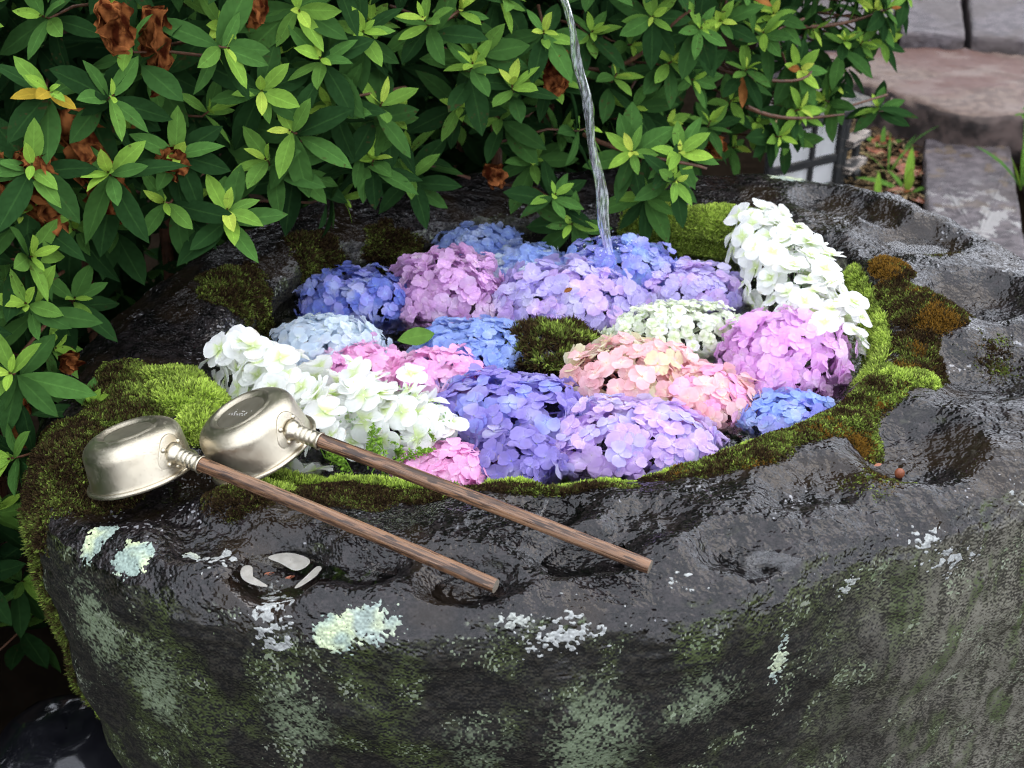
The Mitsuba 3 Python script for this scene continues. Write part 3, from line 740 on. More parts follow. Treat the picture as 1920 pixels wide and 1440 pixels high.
def panicle(label, path, radii, n, size, seed, buds=0, loose=0.0):
    rng = np.random.default_rng(seed)
    head = key_of('white_panicle')
    tag(head, label, 'flower')
    cs = CubicSpline(np.linspace(0, 1, len(path)), np.array(path))
    rs = PchipInterpolator(np.linspace(0, 1, len(radii)), radii)
    V, F = tube(cs(np.linspace(0, 1, 14)), 0.0028, 6)
    put(head + '__stem', V, F, 'mat_petal', uv=np.tile([[15.5, 0.5]], (len(V), 1)))
    for q in range(n):
        t = (q + rng.random()) / n
        c, r = cs(t), float(rs(t))
        d = unit(cs(t, 1))
        x, y, _ = frame_of(d)
        a = q * 2.39996
        e = math.cos(a) * x + math.sin(a) * y
        if e[2] < -0.55:
            e[2] *= -1
        e = unit(e)
        P = c + e * r * rng.uniform(0.75 - loose, 1.08 + loose) + rng.normal(size=3) * 0.012 * loose
        N = unit(e + [0, -0.25, 0.35] + rng.normal(size=3) * (0.22 + loose) - d * 0.25)
        place_floret(head, P, N, size * rng.uniform(0.82, 1.12), 5, rng, n=4, double=rng.random() < 0.35, round_=0.42, tone=0.05)
    items = []
    for q in range(buds):
        t = rng.uniform(0.02, 0.98)
        c, r = cs(t), float(rs(t))
        e = unit(rng.normal(size=3) + [0, -0.3, 0.6])
        p = c + e * r * rng.uniform(0.5, 1.0)
        items.append(tube([c, (c + p) / 2 + [0, 0, 0.003], p], [0.0008, 0.0006, 0.0004], 4))
        for _ in range(7):
            b = p + rng.normal(size=3) * 0.004
            items.append(tube([b, b + [0, 0, 0.0012], b + [0, 0, 0.0024]], [0.0006, 0.0013, 0.0005], 5))
    if items:
        V, F, _ = merge(items)
        put(head + '__bud', V, F, 'mat_petal', uv=np.tile([[15.6, 0.2]], (len(V), 1)))
        tag(head + '__bud', kind='stuff')
    return head


panicle('tall white hydrangea panicle with large four petalled florets at the back right', [(0.335, 1.765, 0.552), (0.348, 1.66, 0.545), (0.362, 1.56, 0.537), (0.374, 1.455, 0.524)],
        [0.036, 0.050, 0.054, 0.050], 96, 0.043, 31, 36, 0.10)
panicle('white hydrangea panicle with lime eyed florets, lying left behind the second ladle cup', [(-0.325, 1.405, 0.546), (-0.268, 1.350, 0.534), (-0.210, 1.300, 0.530), (-0.160, 1.265, 0.526)],
        [0.024, 0.044, 0.050, 0.050], 80, 0.043, 32, 16, 0.32)
panicle('loose white hydrangea panicle with green stalks in front of the pink flowers', [(-0.175, 1.300, 0.535), (-0.135, 1.292, 0.540), (-0.098, 1.278, 0.538), (-0.078, 1.268, 0.535)],
        [0.038, 0.040, 0.030, 0.016], 38, 0.044, 33, 30, 0.22)


# feathery green sprigs between the white panicle and the lip
def sprig(label, pts, seed):
    rng = np.random.default_rng(seed)
    head = key_of('green_sprig')
    tag(head, label, 'plant')
    stems, fr = [], []
    for a in pts:
        a = np.array(a)
        b = a + [rng.normal() * 0.018, rng.normal() * 0.012, 0.028 + rng.random() * 0.012]
        path = np.array([a, (a + b) / 2 + rng.normal(size=3) * 0.004, b])
        stems.append(tube(path, 0.0008, 5))
        for t in np.linspace(0.35, 1, 7):
            p = a + (b - a) * t
            for s in range(3):
                d = unit(rng.normal(size=3) + [0, 0, 0.3])
                e = p + d * 0.010 * (1.15 - 0.5 * t)
                stems.append(tube([p, (p + e) / 2, e], 0.0004, 3))
                k = 6
                for j in range(k):
                    w = p + (e - p) * (0.3 + 0.75 * j / k) + rng.normal(size=3) * 0.0016
                    n_ = unit(rng.normal(size=3))
                    xx, yy, _ = frame_of(n_)
                    L = 0.0026
                    fr.append((np.array([w - xx * L, w + yy * L * 0.5, w + xx * L, w - yy * L * 0.5]), np.array([[0, 1, 2], [0, 2, 3]])))
    V, F, _ = merge(stems)
    put(head + '__stem', V, F, 'mat_leaf', uv=np.tile([[14.5, 0.5]], (len(V), 1)))
    V, F, _ = merge(fr)
    put(head + '__leaflet', V, F, 'mat_leaf', uv=np.tile([[15.3, 0.5]], (len(V), 1)), smooth=False)
    tag(head + '__leaflet', kind='stuff')


sprig('feathery bright green sprig between the white florets and the front moss', [(-0.165, 1.215, 0.522), (-0.15, 1.225, 0.52), (-0.135, 1.228, 0.52), (-0.175, 1.23, 0.52), (-0.12, 1.235, 0.518), (-0.105, 1.245, 0.518), (-0.145, 1.21, 0.525), (-0.128, 1.215, 0.52)], 5)

# ------------------------------------------------------------------ leaves
def leaf_templates(nl=7, na=5):
    s = np.linspace(0, 1, nl)
    w = np.sin(np.pi * np.clip(s, 0.012, 0.99) ** 1.02) ** 0.78
    w[0], w[-1] = 0.05, 0.02
    return s, w, np.linspace(-1, 1, na)


def leaves(P, D, U, L, W, tone, rng, nl=7, na=5, droop=None):
    """many leaves: base P, direction D, face U, length L, width W -> V (n, m, 3), F (one leaf), uv (n, m, 2)"""
    n = len(P)
    s, w, a = leaf_templates(nl, na)
    D = unit(D)
    U = unit(U - D * (U * D).sum(1, keepdims=True))
    B = np.cross(D, U)
    droop = rng.uniform(0.02, 0.28, n) if droop is None else np.full(n, droop)
    fold = rng.uniform(0.03, 0.22, n)
    twist = rng.normal(size=n) * 0.25
    side = rng.normal(size=n) * 0.05
    S, A = np.repeat(s, na), np.tile(a, nl)
    Wd = np.repeat(w, na)
    x = L[:, None] * (S - 0.12 * droop[:, None] * S ** 2)
    y = 0.5 * W[:, None] * Wd * A + side[:, None] * L[:, None] * S ** 2
    z = fold[:, None] * W[:, None] * Wd * np.abs(A) ** 1.5 * 0.7 - droop[:, None] * L[:, None] * S ** 2 + 0.02 * W[:, None] * np.sin(S * 18 + A * 3)
    tw = twist[:, None] * S
    y, z = y * np.cos(tw) - z * np.sin(tw) * 0.3, z + y * np.sin(tw)
    V = P[:, None] + x[..., None] * D[:, None] + y[..., None] * B[:, None] + z[..., None] * U[:, None]
    k = np.clip(np.round(tone * 20), 0, 22)
    uv = np.stack([k[:, None] + 0.1 + 0.8 * (A + 1)[None] / 2, np.broadcast_to(S, (n, len(S)))], -1)
    F = grid_faces(nl, na)
    return V, np.vstack([F[:, [0, 1, 2]], F[:, [0, 2, 3]]]), uv


FRONT = np.array([(-1.15, 0.25), (-0.95, 0.62), (-0.78, 0.95), (-0.56, 1.24), (-0.44, 1.40), (-0.30, 1.49), (-0.16, 1.64), (0.0, 1.765), (0.2, 1.87), (0.36, 2.0), (0.47, 2.12), (0.60, 2.27), (0.66, 2.40), (0.64, 2.75), (0.5, 3.1)])
LEN = np.r_[0, np.cumsum(np.linalg.norm(np.diff(FRONT, axis=0), axis=1))]
PLAN = CubicSpline(LEN, FRONT)


def shoot(P, d, size, young, rng, out, outer=True):
    """one whorl: old leaves spread round the stem, young ones at its tip"""
    x, y, _ = frame_of(d)
    n_old, n_mid, n_new = int(rng.integers(5, 8)), int(rng.integers(3, 6)) if outer else 1, int(rng.integers(2, 5)) if outer else 0
    a0 = rng.uniform(0, 6.28)
    i = 0
    for kind, n in (('old', n_old), ('mid', n_mid), ('new', n_new)):
        for _ in range(n):
            a = a0 + i * 2.39996 + rng.normal() * 0.2
            i += 1
            e = math.cos(a) * x + math.sin(a) * y
            if kind == 'old':
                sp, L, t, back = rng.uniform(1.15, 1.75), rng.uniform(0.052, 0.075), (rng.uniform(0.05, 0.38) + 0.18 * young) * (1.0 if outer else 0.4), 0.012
            elif kind == 'mid':
                sp, L, t, back = rng.uniform(0.85, 1.35), rng.uniform(0.034, 0.052), rng.uniform(0.38, 0.6) + 0.22 * young, 0.005
            else:
                sp, L, t, back = rng.uniform(0.3, 0.95), rng.uniform(0.016, 0.036), rng.uniform(0.6, 0.75) + 0.28 * young, 0.0
            D = d * math.cos(sp) + e * math.sin(sp) + np.array([0, 0, -0.16 if kind == 'old' else 0.0])
            Uv = d * math.sin(sp) - e * math.cos(sp) + rng.normal(size=3) * 0.15 + np.array([0, 0, 0.25])
            L *= size
            out.append((P - d * back * size * rng.uniform(0.3, 2.6), D, Uv, L, L * rng.uniform(0.31, 0.42), min(t, 1.0)))


KEY_SHOOTS = [(0.455,2.13,0.592,0.6),(0.415,2.08,0.572,0.5),(0.50,2.17,0.600,0.7),(-0.310,1.420,0.728,0.85),(-0.156,1.620,0.780,0.5),(-0.414,1.360,0.795,0.5),(-0.494,1.280,0.685,0.6),(-0.298,1.450,0.899,0.6),(-0.247,1.500,0.790,0.7),(-0.169,1.620,0.710,0.4),(-0.275,1.500,0.836,0.6),(-0.040,1.720,0.808,0.6),(0.000,1.720,0.771,0.7),(-0.049,1.700,0.804,0.6),(0.100,1.800,0.686,0.6),(0.160,1.780,0.660,0.9),(0.224,1.780,0.660,0.95),(0.220,1.760,0.626,0.9),(0.057,1.740,0.615,0.3),(-0.181,1.620,0.716,0.4),(-0.104,1.650,0.874,0.7),(0.040,1.760,0.827,0.6),(0.186,1.850,0.822,0.7),(0.220,1.900,0.746,0.6),(0.172,1.900,0.681,0.5),(0.360,2.000,0.758,0.8),(0.440,2.100,0.672,0.95),(0.290,1.950,0.788,0.7),(0.527,2.200,0.688,0.7),(0.618,2.300,0.659,0.8),(0.606,2.250,0.562,0.7),(0.446,2.100,0.609,0.7),(0.330,2.050,0.639,0.4),(0.594,2.300,0.708,1.0),(0.382,2.050,0.771,0.8),(-0.470,1.300,0.827,0.3),(-0.455,1.340,0.889,0.25),(-0.405,1.380,0.870,0.4),(-0.469,1.400,0.946,0.4),(-0.393,1.420,0.913,0.5),(-0.358,1.420,0.792,0.5),(-0.215,1.550,0.857,0.5),(-0.208,1.560,0.797,0.45),(-0.371,1.400,0.746,0.5),(-0.500,1.220,0.638,0.6),(-0.487,1.300,0.729,0.6),(-0.454,1.300,0.553,0.4),(-0.069,1.750,0.733,0.4),(-0.021,1.800,0.705,0.4),(0.079,1.740,0.573,0.4),(0.186,1.800,0.590,0.7),(-0.258,1.600,0.704,0.2),(-0.215,1.650,0.648,0.2),(-0.130,1.700,0.657,0.15),(0.515,2.200,0.615,0.6),(0.341,2.000,0.704,0.5),(0.258,1.950,0.704,0.4),(0.455,2.200,0.525,0.4),(0.382,2.100,0.587,0.4),(0.293,2.000,0.623,0.3),(0.029,1.800,0.641,0.3),(0.106,1.850,0.801,0.4),(-0.235,1.550,0.911,0.8),(-0.171,1.600,0.873,0.4),(-0.277,1.500,0.756,0.4),(-0.479,1.380,0.641,0.3),(-0.473,1.400,0.715,0.3),(-0.509,1.200,0.550,0.3),(-0.501,1.330,0.763,0.4)]


def azalea():
    rng = np.random.default_rng(42)
    front, back, stems = [], [], []
    root_z = 0.0

    def normal_at(u):
        t = PLAN(u, 1)
        return unit(np.array([t[1], -t[0], 0.0]))

    def size_at(x):
        return 1.06 - 0.16 * smooth01(-0.3, 0.5, x)

    def stem(P, d, ln):
        back = unit(d * [1, 1, 0.1])
        q = P - back * ln * 0.5 + [0, 0, -0.006] + rng.normal(size=3) * 0.006
        e = P - back * ln * 1.2 + np.array([0, 0.02, -0.01]) + rng.normal(size=3) * 0.012
        stems.append((np.array([P + d * 0.004, P - d * 0.012, q, e]), 0.0014))

    def clear(P):
        # nothing grows inside the basin or across the water stream
        r = math.hypot(P[0] - CX, P[1] - CY)
        if P[2] < 0.572 and r < float(ROUT(math.atan2(P[1] - CY, P[0] - CX))) + 0.02:
            return False
        return not (P[2] < 1.0 and math.hypot(P[0] - 0.09, P[1] - 1.68) < 0.07)

    for x, y, z, young in KEY_SHOOTS:
        P = np.array([x, y, z])
        d = unit(np.array([0.12, -0.66, 0.52]) + rng.normal(size=3) * 0.28)
        shoot(P, d, size_at(x) * 1.02, young, rng, front)
        stem(P, d, 0.10)
    total = LEN[-1]
    # outer face, then deeper layers, filled with shoots spaced apart
    for layer, (count, depth, top) in enumerate(((300, 0.03, 1.02), (90, 0.12, 1.02), (430, 0.36, 1.02), (560, 0.48, 1.0), (560, 0.60, 1.0))):
        taken = np.array([k[:3] for k in KEY_SHOOTS]) if layer == 0 else np.zeros((0, 3))
        tries = 0
        made = 0
        while made < count and tries < count * 14:
            tries += 1
            u = rng.uniform(0, total)
            xy, nr = PLAN(u), normal_at(u)
            zlow = (0.64 if xy[0] < 0.16 else 0.585) if xy[0] > -0.42 else (0.16 if xy[0] < -0.5 else 0.5)
            if -0.43 < xy[0] < -0.17:
                zlow = 0.69 if layer < 3 else 0.56
            if xy[0] > 0.3:
                zlow = 0.50
            if layer >= 2:
                zlow = 0.06
            z = rng.uniform(zlow + 0.02 * layer, top)
            bulge = 0.06 * math.sin(np.clip((z - 0.5) / 0.8, 0, 1) * math.pi) - 0.30 * max(0, z - 0.92) - 0.12 * max(0, 0.66 - z) 
            P = np.array([xy[0], xy[1], z]) + nr * (bulge - depth + rng.normal() * 0.025 - 0.045)
            if len(taken) and (np.linalg.norm(taken - P, axis=1) < (0.060 if layer == 0 else 0.05)).any():
                continue
            if not clear(P) or (P[0] > 0.46 and P[2] < 0.575):
                continue
            taken = np.vstack([taken, P])
            made += 1
            d = unit(nr * rng.uniform(0.5, 1.0) + [0.05, 0, rng.uniform(0.05, 0.9)] + rng.normal(size=3) * 0.32)
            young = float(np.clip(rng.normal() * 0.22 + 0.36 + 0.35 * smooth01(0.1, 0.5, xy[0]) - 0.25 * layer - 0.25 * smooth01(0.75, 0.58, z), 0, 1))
            shoot(P, d, size_at(xy[0]) * (1.0 if layer < 2 else 1.1), young, rng, front if layer == 0 and z < 1.0 else back, layer < 1)
            if layer == 0:
                stem(P, d, 0.09)
    # crown over the top of the hedge, out of the picture: it shades what lies below
    for q in range(600):
        u = rng.uniform(0, total)
        xy, nr = PLAN(u), normal_at(u)
        P = np.array([xy[0], xy[1], 0.99 + rng.normal() * 0.035]) - nr * rng.uniform(0.06, 0.75)
        shoot(P, unit(np.array([0, 0, 1.0]) + rng.normal(size=3) * 0.4), 1.1, 0.4, rng, back, False)

    def make(rows, **kw):
        P, D, U = (np.array([r[i] for r in rows]) for i in range(3))
        L, W, t = (np.array([r[i] for r in rows]) for i in range(3, 6))
        # a few old leaves turned yellow or brown
        old = rng.random(len(t))
        t = np.where((np.linalg.norm(P - [-0.455, 1.34, 0.889], axis=1) < 0.03) & (old < 0.45) & (L < 0.06), 1.1, np.where((old > 0.996) & (L < 0.05), 1.05, t))
        return leaves(P, D, U, L, W, t, rng, **kw), L * W, P

    (V, F, uv), area, P = make(front)
    # the 300 that show largest: near, broad, facing the camera, inside the frame
    rel = P - EYE
    depth = rel @ FWD
    sx, sy = rel[:, 0] / depth / 0.364, (rel @ np.array([0, math.sin(PITCH), math.cos(PITCH)])) / depth / 0.273
    nrm = np.cross(V[:, 17] - V[:, 0], V[:, 19] - V[:, 15])
    nrm = unit(nrm)
    face = np.abs((nrm * unit(rel)).sum(1))
    score = area / depth ** 2 * face * (np.abs(sx) < 1) * (sy < 1) * (sy > -1)
    order = np.argsort(-score)
    tag('azalea_bush', 'glossy green azalea bush overhanging the back and left of the stone basin', 'bush')
    for i in order[:300]:
        put(part_key('azalea_bush__leaf'), V[i], F, 'mat_leaf', uv=uv[i])
    rest = order[300:]
    m = V.shape[1]
    allV, allF, allU = [V[rest].reshape(-1, 3)], [(F[None] + np.arange(len(rest))[:, None, None] * m).reshape(-1, 3)], [uv[rest].reshape(-1, 2)]
    (V2, F2, uv2), _, _ = make(back, nl=6, na=3)
    m2, n0 = V2.shape[1], len(rest) * m
    allV.append(V2.reshape(-1, 3)); allU.append(uv2.reshape(-1, 2))
    allF.append((F2[None] + np.arange(len(V2))[:, None, None] * m2).reshape(-1, 3) + n0)
    put('azalea_bush__foliage', np.vstack(allV), np.vstack(allF), 'mat_leaf', uv=np.vstack(allU))
    tag('azalea_bush__foliage', kind='stuff')
    items = [tube(p, [r * 0.75, r, r * 1.2, r * 1.7], 5, False) for p, r in stems]
    Vt, Ft, _ = merge(items)
    put('azalea_bush__twig', Vt, Ft, 'mat_twig')
    tag('azalea_bush__twig', kind='stuff')
    # main stems from the soil
    for q in range(16):
        u = 0.6 + (total - 0.9) * (q + 0.5) / 16
        xy, nr = PLAN(u), normal_at(u)
        b = np.array([xy[0], xy[1], -0.02]) - nr * rng.uniform(0.5, 0.7)
        e = np.array([xy[0], xy[1], 0.95]) - nr * rng.uniform(0.25, 0.5) + rng.normal(size=3) * 0.06
        mid = (b + e) / 2 + rng.normal(size=3) * 0.07
        path = CubicSpline([0, 0.5, 1], [b, mid, e])(np.linspace(0, 1, 9))
        Vb, Fb = tube(path, np.linspace(0.014, 0.005, 9), 8)
        put(part_key('azalea_bush__branch'), Vb, Fb, 'mat_twig')
    # long twigs seen in front at the right
    for pts in ([(0.10, 1.95, 0.72), (0.16, 1.90, 0.745), (0.20, 1.87, 0.79), (0.235, 1.85, 0.83)], [(0.30, 2.06, 0.69), (0.36, 2.05, 0.675), (0.42, 2.06, 0.667), (0.455, 2.09, 0.672)],
                [(0.35, 2.02, 0.64), (0.41, 2.06, 0.61), (0.47, 2.11, 0.592), (0.53, 2.16, 0.58)], [(0.43, 2.16, 0.72), (0.50, 2.19, 0.715), (0.56, 2.24, 0.712), (0.61, 2.29, 0.715)],
                [(0.10, 1.86, 0.655), (0.16, 1.80, 0.652), (0.22, 1.775, 0.648), (0.26, 1.77, 0.64)]):
        path = CubicSpline(np.linspace(0, 1, 4), np.array(pts))(np.linspace(0, 1, 10))
        Vb, Fb = tube(path, np.linspace(0.0036, 0.0018, 10), 7)
        put(part_key('azalea_bush__branch'), Vb, Fb, 'mat_twig')


ROUT = polar(OUT)
azalea()


def withered(P, ln, r, seed):
    """a limp brown blossom: crumpled petals hanging in a bundle"""
    rng = np.random.default_rng(seed)
    items = []
    for q in range(5):
        a0 = q * 1.26 + rng.uniform(0, 0.6)
        s = np.linspace(0, 1, 12)
        a = np.linspace(-1, 1, 7)
        S, A = np.meshgrid(s, a, indexing='ij')
        wd = r * 0.75 * np.sin(np.pi * (0.12 + 0.80 * S)) ** 0.6
        x = wd * A
        rad = r * (0.25 + 0.35 * np.sin(S * 3 + q))
        z = -ln * S * rng.uniform(0.75, 1.05)
        y = rad + 0.22 * r * np.cos(A * 3)
        V = np.stack([x * math.cos(a0) - y * math.sin(a0), x * math.sin(a0) + y * math.cos(a0), z], -1).reshape(-1, 3)
        V += (np.stack([meshkit.fbm(V * 85, 3, seed * 9 + q), meshkit.fbm(V * 85 + 40, 3, seed * 9 + q), meshkit.fbm(V * 60 + 80, 2, seed)], 1) - 0.5) * [1.1 * r, 1.1 * r, 0.5 * r]
        items.append((V, grid_faces(12, 7)))
    V, F, _ = merge(items)
    V[:, 0] += 0.25 * V[:, 2] * rng.normal() * 0.5
    put(part_key('azalea_bush__withered_flower'), V + P, F, 'mat_withered')


for i, (x, y, z, ln, r) in enumerate([(-0.391, 1.41, 0.965, 0.045, 0.017), (-0.364, 1.47, 0.945, 0.085, 0.016), (-0.515, 1.33, 0.84, 0.05, 0.018), (-0.47, 1.35, 0.835, 0.06, 0.022), (-0.479, 1.37, 0.80, 0.055, 0.024),
                                      (-0.36, 1.45, 0.80, 0.035, 0.018), (0.061, 1.80, 0.80, 0.05, 0.018), (-0.277, 1.55, 0.945, 0.04, 0.014), (-0.450, 1.41, 0.86, 0.10, 0.024), (0.308, 2.06, 0.59, 0.03, 0.016),
                                      (-0.515, 1.30, 0.575, 0.05, 0.009), (-0.022, 1.80, 0.645, 0.03, 0.014), (-0.436, 1.45, 0.77, 0.05, 0.02), (-0.475, 1.36, 0.60, 0.02, 0.012)]):
    withered(np.array([x, y - 0.03, z]), ln * 1.15, r * 1.3, i + 1)


def single_leaf(name, label, cat, P, D, U, L, W, tone, seed, droop=0.1, bsdf='mat_leaf'):
    rng = np.random.default_rng(seed)
    V, F, uv = leaves(np.array([P], float), np.array([D], float), np.array([U], float), np.array([L]), np.array([W]), np.array([tone]), rng, 10, 7, droop)
    k = put(key_of(name), V[0], F, bsdf, uv=uv[0])
    tag(k, label, cat)


single_leaf('floating_leaf', 'single fresh green leaf among the flowers behind the rose pink ones', 'leaf', (-0.135, 1.462, 0.545), (0.9, 0.25, 0.12), (-0.1, -0.6, 0.9), 0.046, 0.022, 0.62, 3)
single_leaf('fallen_leaf', 'small reddish brown leaf lying on the pale lavender flower', 'leaf', (0.064, 1.560, 0.560), (0.6, 0.2, 0.3), (0.1, -0.7, 0.7), 0.012, 0.006, 1.05, 4)


# ------------------------------------------------------------------ the two ladles
def ladle(label, mouth, b, end, r_mouth, height, worn):
    """cup lies mouth down: mouth centre, direction b from mouth to base, far end of the handle"""
    root = key_of('ladle')
    tag(root, label, 'ladle')
    mouth, b, end = np.array(mouth, float), unit(b), np.array(end, float)
    x, y, z = frame_of(b)

    def world(V):
        return mouth + V[:, :1] * x + V[:, 1:2] * y + V[:, 2:] * z

    R, H = r_mouth, height
    prof = [(R - 0.0035, 0.0012), (R - 0.0015, 0.0004)]
    for t in np.linspace(-2.0, 2.3, 12):        # the rolled lip
        prof.append((R + 0.0020 + 0.0026 * math.cos(t), 0.0026 + 0.0026 * math.sin(t)))
    prof += [(R + 0.0000, 0.0056), (R - 0.0005, 0.0075), (R - 0.0012, H * 0.35), (R - 0.0022, H * 0.60)]
    c = 0.020                                    # shoulder
    for t in np.linspace(0, 1, 12):
        a = t * math.pi / 2
        prof.append((R - 0.0024 - c + c * math.cos(a), H - c * 0.85 + c * 0.85 * math.sin(a)))
    rb = R * 0.54
    prof = prof[:-1] + [(R * 0.68, H - 0.0010), (R * 0.665, H - 0.0007), (rb + 0.004, H + 0.0008), (rb + 0.002, H + 0.0006), (rb + 0.0003, H - 0.0004), (rb - 0.0016, H - 0.0019), (rb - 0.0034, H - 0.0027)]
    inner = [(rb - 0.0035, H - 0.0042), (rb + 0.004, H - 0.0014), (R - 0.024, H - 0.0014), (R - 0.008, H - 0.010), (R - 0.0035, H * 0.5), (R - 0.0035, 0.0008)]
    V, F = lathe(prof, 96)
    put(root + '__cup', world(V), F, 'mat_metal', smooth=42)
    V, F = lathe([(0.0001, H - 0.0028)] + [(rb * k, H - 0.0028 - 0.0002 * math.sin(k * 3)) for k in (0.3, 0.6, 0.85)] + [(rb - 0.0034, H - 0.0030)], 64)
    put(root + '__base', world(V), F[:, ::-1], 'mat_tarnish')
    V, F = lathe(inner + [(0.0001, H - 0.0042)][::-1], 64)
    put(root + '__lining', world(V), F, 'mat_metal')
    # handle side of the cup
    hdir = end - mouth
    g = unit(hdir - b * (hdir @ b))
    s = np.cross(b, g)
    hz = H * 0.44
    wall = R - 0.0018
    # mounting plate: a rounded triangle that follows the wall, with three rivets
    nu, nv = 25, 13
    U, Wv = np.meshgrid(np.linspace(-1, 1, nu), np.linspace(0, 1, nv), indexing='ij')
    rim2 = []
    ang = np.linspace(0, 2 * np.pi, 49)[:-1]
    rad = 1.0 + 0.10 * np.cos(3 * (ang - math.pi / 2))
    px, pz = 0.0190 * rad * np.cos(ang), 0.0185 * rad * np.sin(ang)

    def on_wall(u, v, lift):
        a = u / wall
        rr = wall - 0.0003 + lift - 0.03 * np.maximum(0, v)
        return mouth + (np.cos(a) * rr)[:, None] * g + (np.sin(a) * rr)[:, None] * s + (hz + v)[:, None] * b
    rings = [on_wall(px, pz, -0.001), on_wall(px, pz, 0.0007), on_wall(px * 0.95, pz * 0.95, 0.0012)] + [on_wall(px * q, pz * q, 0.0012 + 0.0006 * (1 - q)) for q in (0.75, 0.5, 0.25, 0.02)]
    V = np.vstack(rings)
    put(root + '__mount', V, grid_faces(len(rings), 48, wrap_v=True), 'mat_metal')
    for u, v in ((-0.0105, 0.0085), (0.0105, 0.0085), (0.0, -0.0125), (-0.009, -0.007)):
        c0 = on_wall(np.array([u]), np.array([v]), 0.0018)[0]
        nrm = unit(math.cos(u / wall) * g + math.sin(u / wall) * s)
        xx, yy, zz = frame_of(nrm)
        V, F = lathe([(0.0027, -0.001), (0.0026, 0.0003), (0.0021, 0.0012), (0.0012, 0.0018), (0.0001, 0.0020)], 16)
        put(part_key(root + '__rivet'), c0 + V[:, :1] * xx + V[:, 1:2] * yy + V[:, 2:] * zz, F, 'mat_metal')
    # ridged socket, then the wooden stick
    p0 = mouth + g * (wall + 0.001) + b * hz
    d = unit(end - p0)
    xx, yy, zz = frame_of(d)
    prof = [(0.0001, -0.004), (0.0108, -0.004), (0.0104, 0.002), (0.0080, 0.006)]
    for q in range(4):
        z0 = 0.0075 + q * 0.0052
        prof += [(0.0077, z0), (0.0080, z0 + 0.0012), (0.0081, z0 + 0.0024), (0.0080, z0 + 0.0037), (0.0077, z0 + 0.0049)]
    prof += [(0.0080, 0.0300), (0.0088, 0.0312), (0.0090, 0.0326), (0.0083, 0.0332), (0.0075, 0.0326), (0.0073, 0.026)]
    V, F = lathe(prof, 40)
    put(root + '__ferrule', p0 + V[:, :1] * xx + V[:, 1:2] * yy + V[:, 2:] * zz, F, 'mat_metal')
    L = np.linalg.norm(end - p0)
    n, m = 28, 60
    t = np.linspace(0.024, L, m)
    a = np.arange(n + 1) * 2 * np.pi / n
    TT, AA = np.meshgrid(t, a, indexing='ij')
    seed = 3 if worn else 9
    rr = 0.0071 * (1 - 0.06 * (TT / L)) + 0.0009 * (meshkit.fbm(np.stack([np.cos(AA) * 2, np.sin(AA) * 2, TT * 14], -1), 3, seed) - 0.5)
    bend = 0.0016 * np.sin(TT / L * 3.4)
    rr = rr * np.where(TT > L - 0.0012, 0.94, 1.0)
    V = (p0 + TT[..., None] * zz + (rr * np.cos(AA))[..., None] * xx + (rr * np.sin(AA) + bend)[..., None] * yy).reshape(-1, 3)
    uv = np.stack([(AA / (2 * np.pi)).ravel() + seed, TT.ravel()], 1)
    put(root + '__handle', V, grid_faces(m, n + 1)[:, ::-1], 'mat_wood', uv=uv)
    c0 = p0 + zz * L + yy * bend[-1, 0]
    Vc = np.vstack([V[-(n + 1):], c0 + zz * 0.0006])
    i = np.arange(n)
    put(root + '__handle__end_grain', Vc, np.stack([i, i + 1, i * 0 + n + 1], 1), 'mat_woodend', smooth=False)
    if worn:   # worn stamp on the base: unreadable dabs in two lines
        rng = np.random.default_rng(8)
        items = []
        e = unit(g - 0.2 * s)
        f = np.cross(b, e)
        base_c = mouth + b * (H - 0.0024)
        for q in range(30):
            row = 0 if q < 20 else 1
            along = (-0.014 + 0.028 * (q / 20)) if row == 0 else rng.uniform(-0.010, 0.018)
            c1 = base_c + e * (along) + f * ((0.0045 + 0.0015 * math.sin(q * 2.1) - 0.0012 * q / 20) if row == 0 else -0.001 + rng.normal() * 0.0022) * -1
            w, h = rng.uniform(0.0006, 0.0016), rng.uniform(0.0004, 0.0011)
            k = 7
            an = np.arange(k) * 2 * np.pi / k
            rad = rng.uniform(0.6, 1.1, k)
            Vd = c1 + np.outer(np.cos(an) * rad * w, e) + np.outer(np.sin(an) * rad * h, f)
            Vd = np.vstack([Vd, Vd.mean(0) + b * 0.0002])
            j = np.arange(k)
            items.append((Vd, np.stack([j, (j + 1) % k, j * 0 + k], 1)))
        V, F, _ = merge(items)
        put(root + '__worn_stamp', V, F, 'mat_scratch', smooth=False)
    return root


def cam_dir(rx, up, toward):
    return rx * np.array([1.0, 0, 0]) + up * np.array([0, math.sin(PITCH), math.cos(PITCH)]) - toward * FWD


ladle('champagne metal ladle at the left corner of the rim, its handle end nearest the viewer', (-0.362, 1.153, 0.560), (-0.25, 0.20, 0.947), (-0.014, 0.972, 0.566), 0.0515, 0.050, False)
ladle('champagne metal ladle nearest the flowers, with a worn stamp on its upturned base', (-0.246, 1.178, 0.572), (-0.40, 0.03, 0.92), (0.122, 0.994, 0.570), 0.0535, 0.052, True)

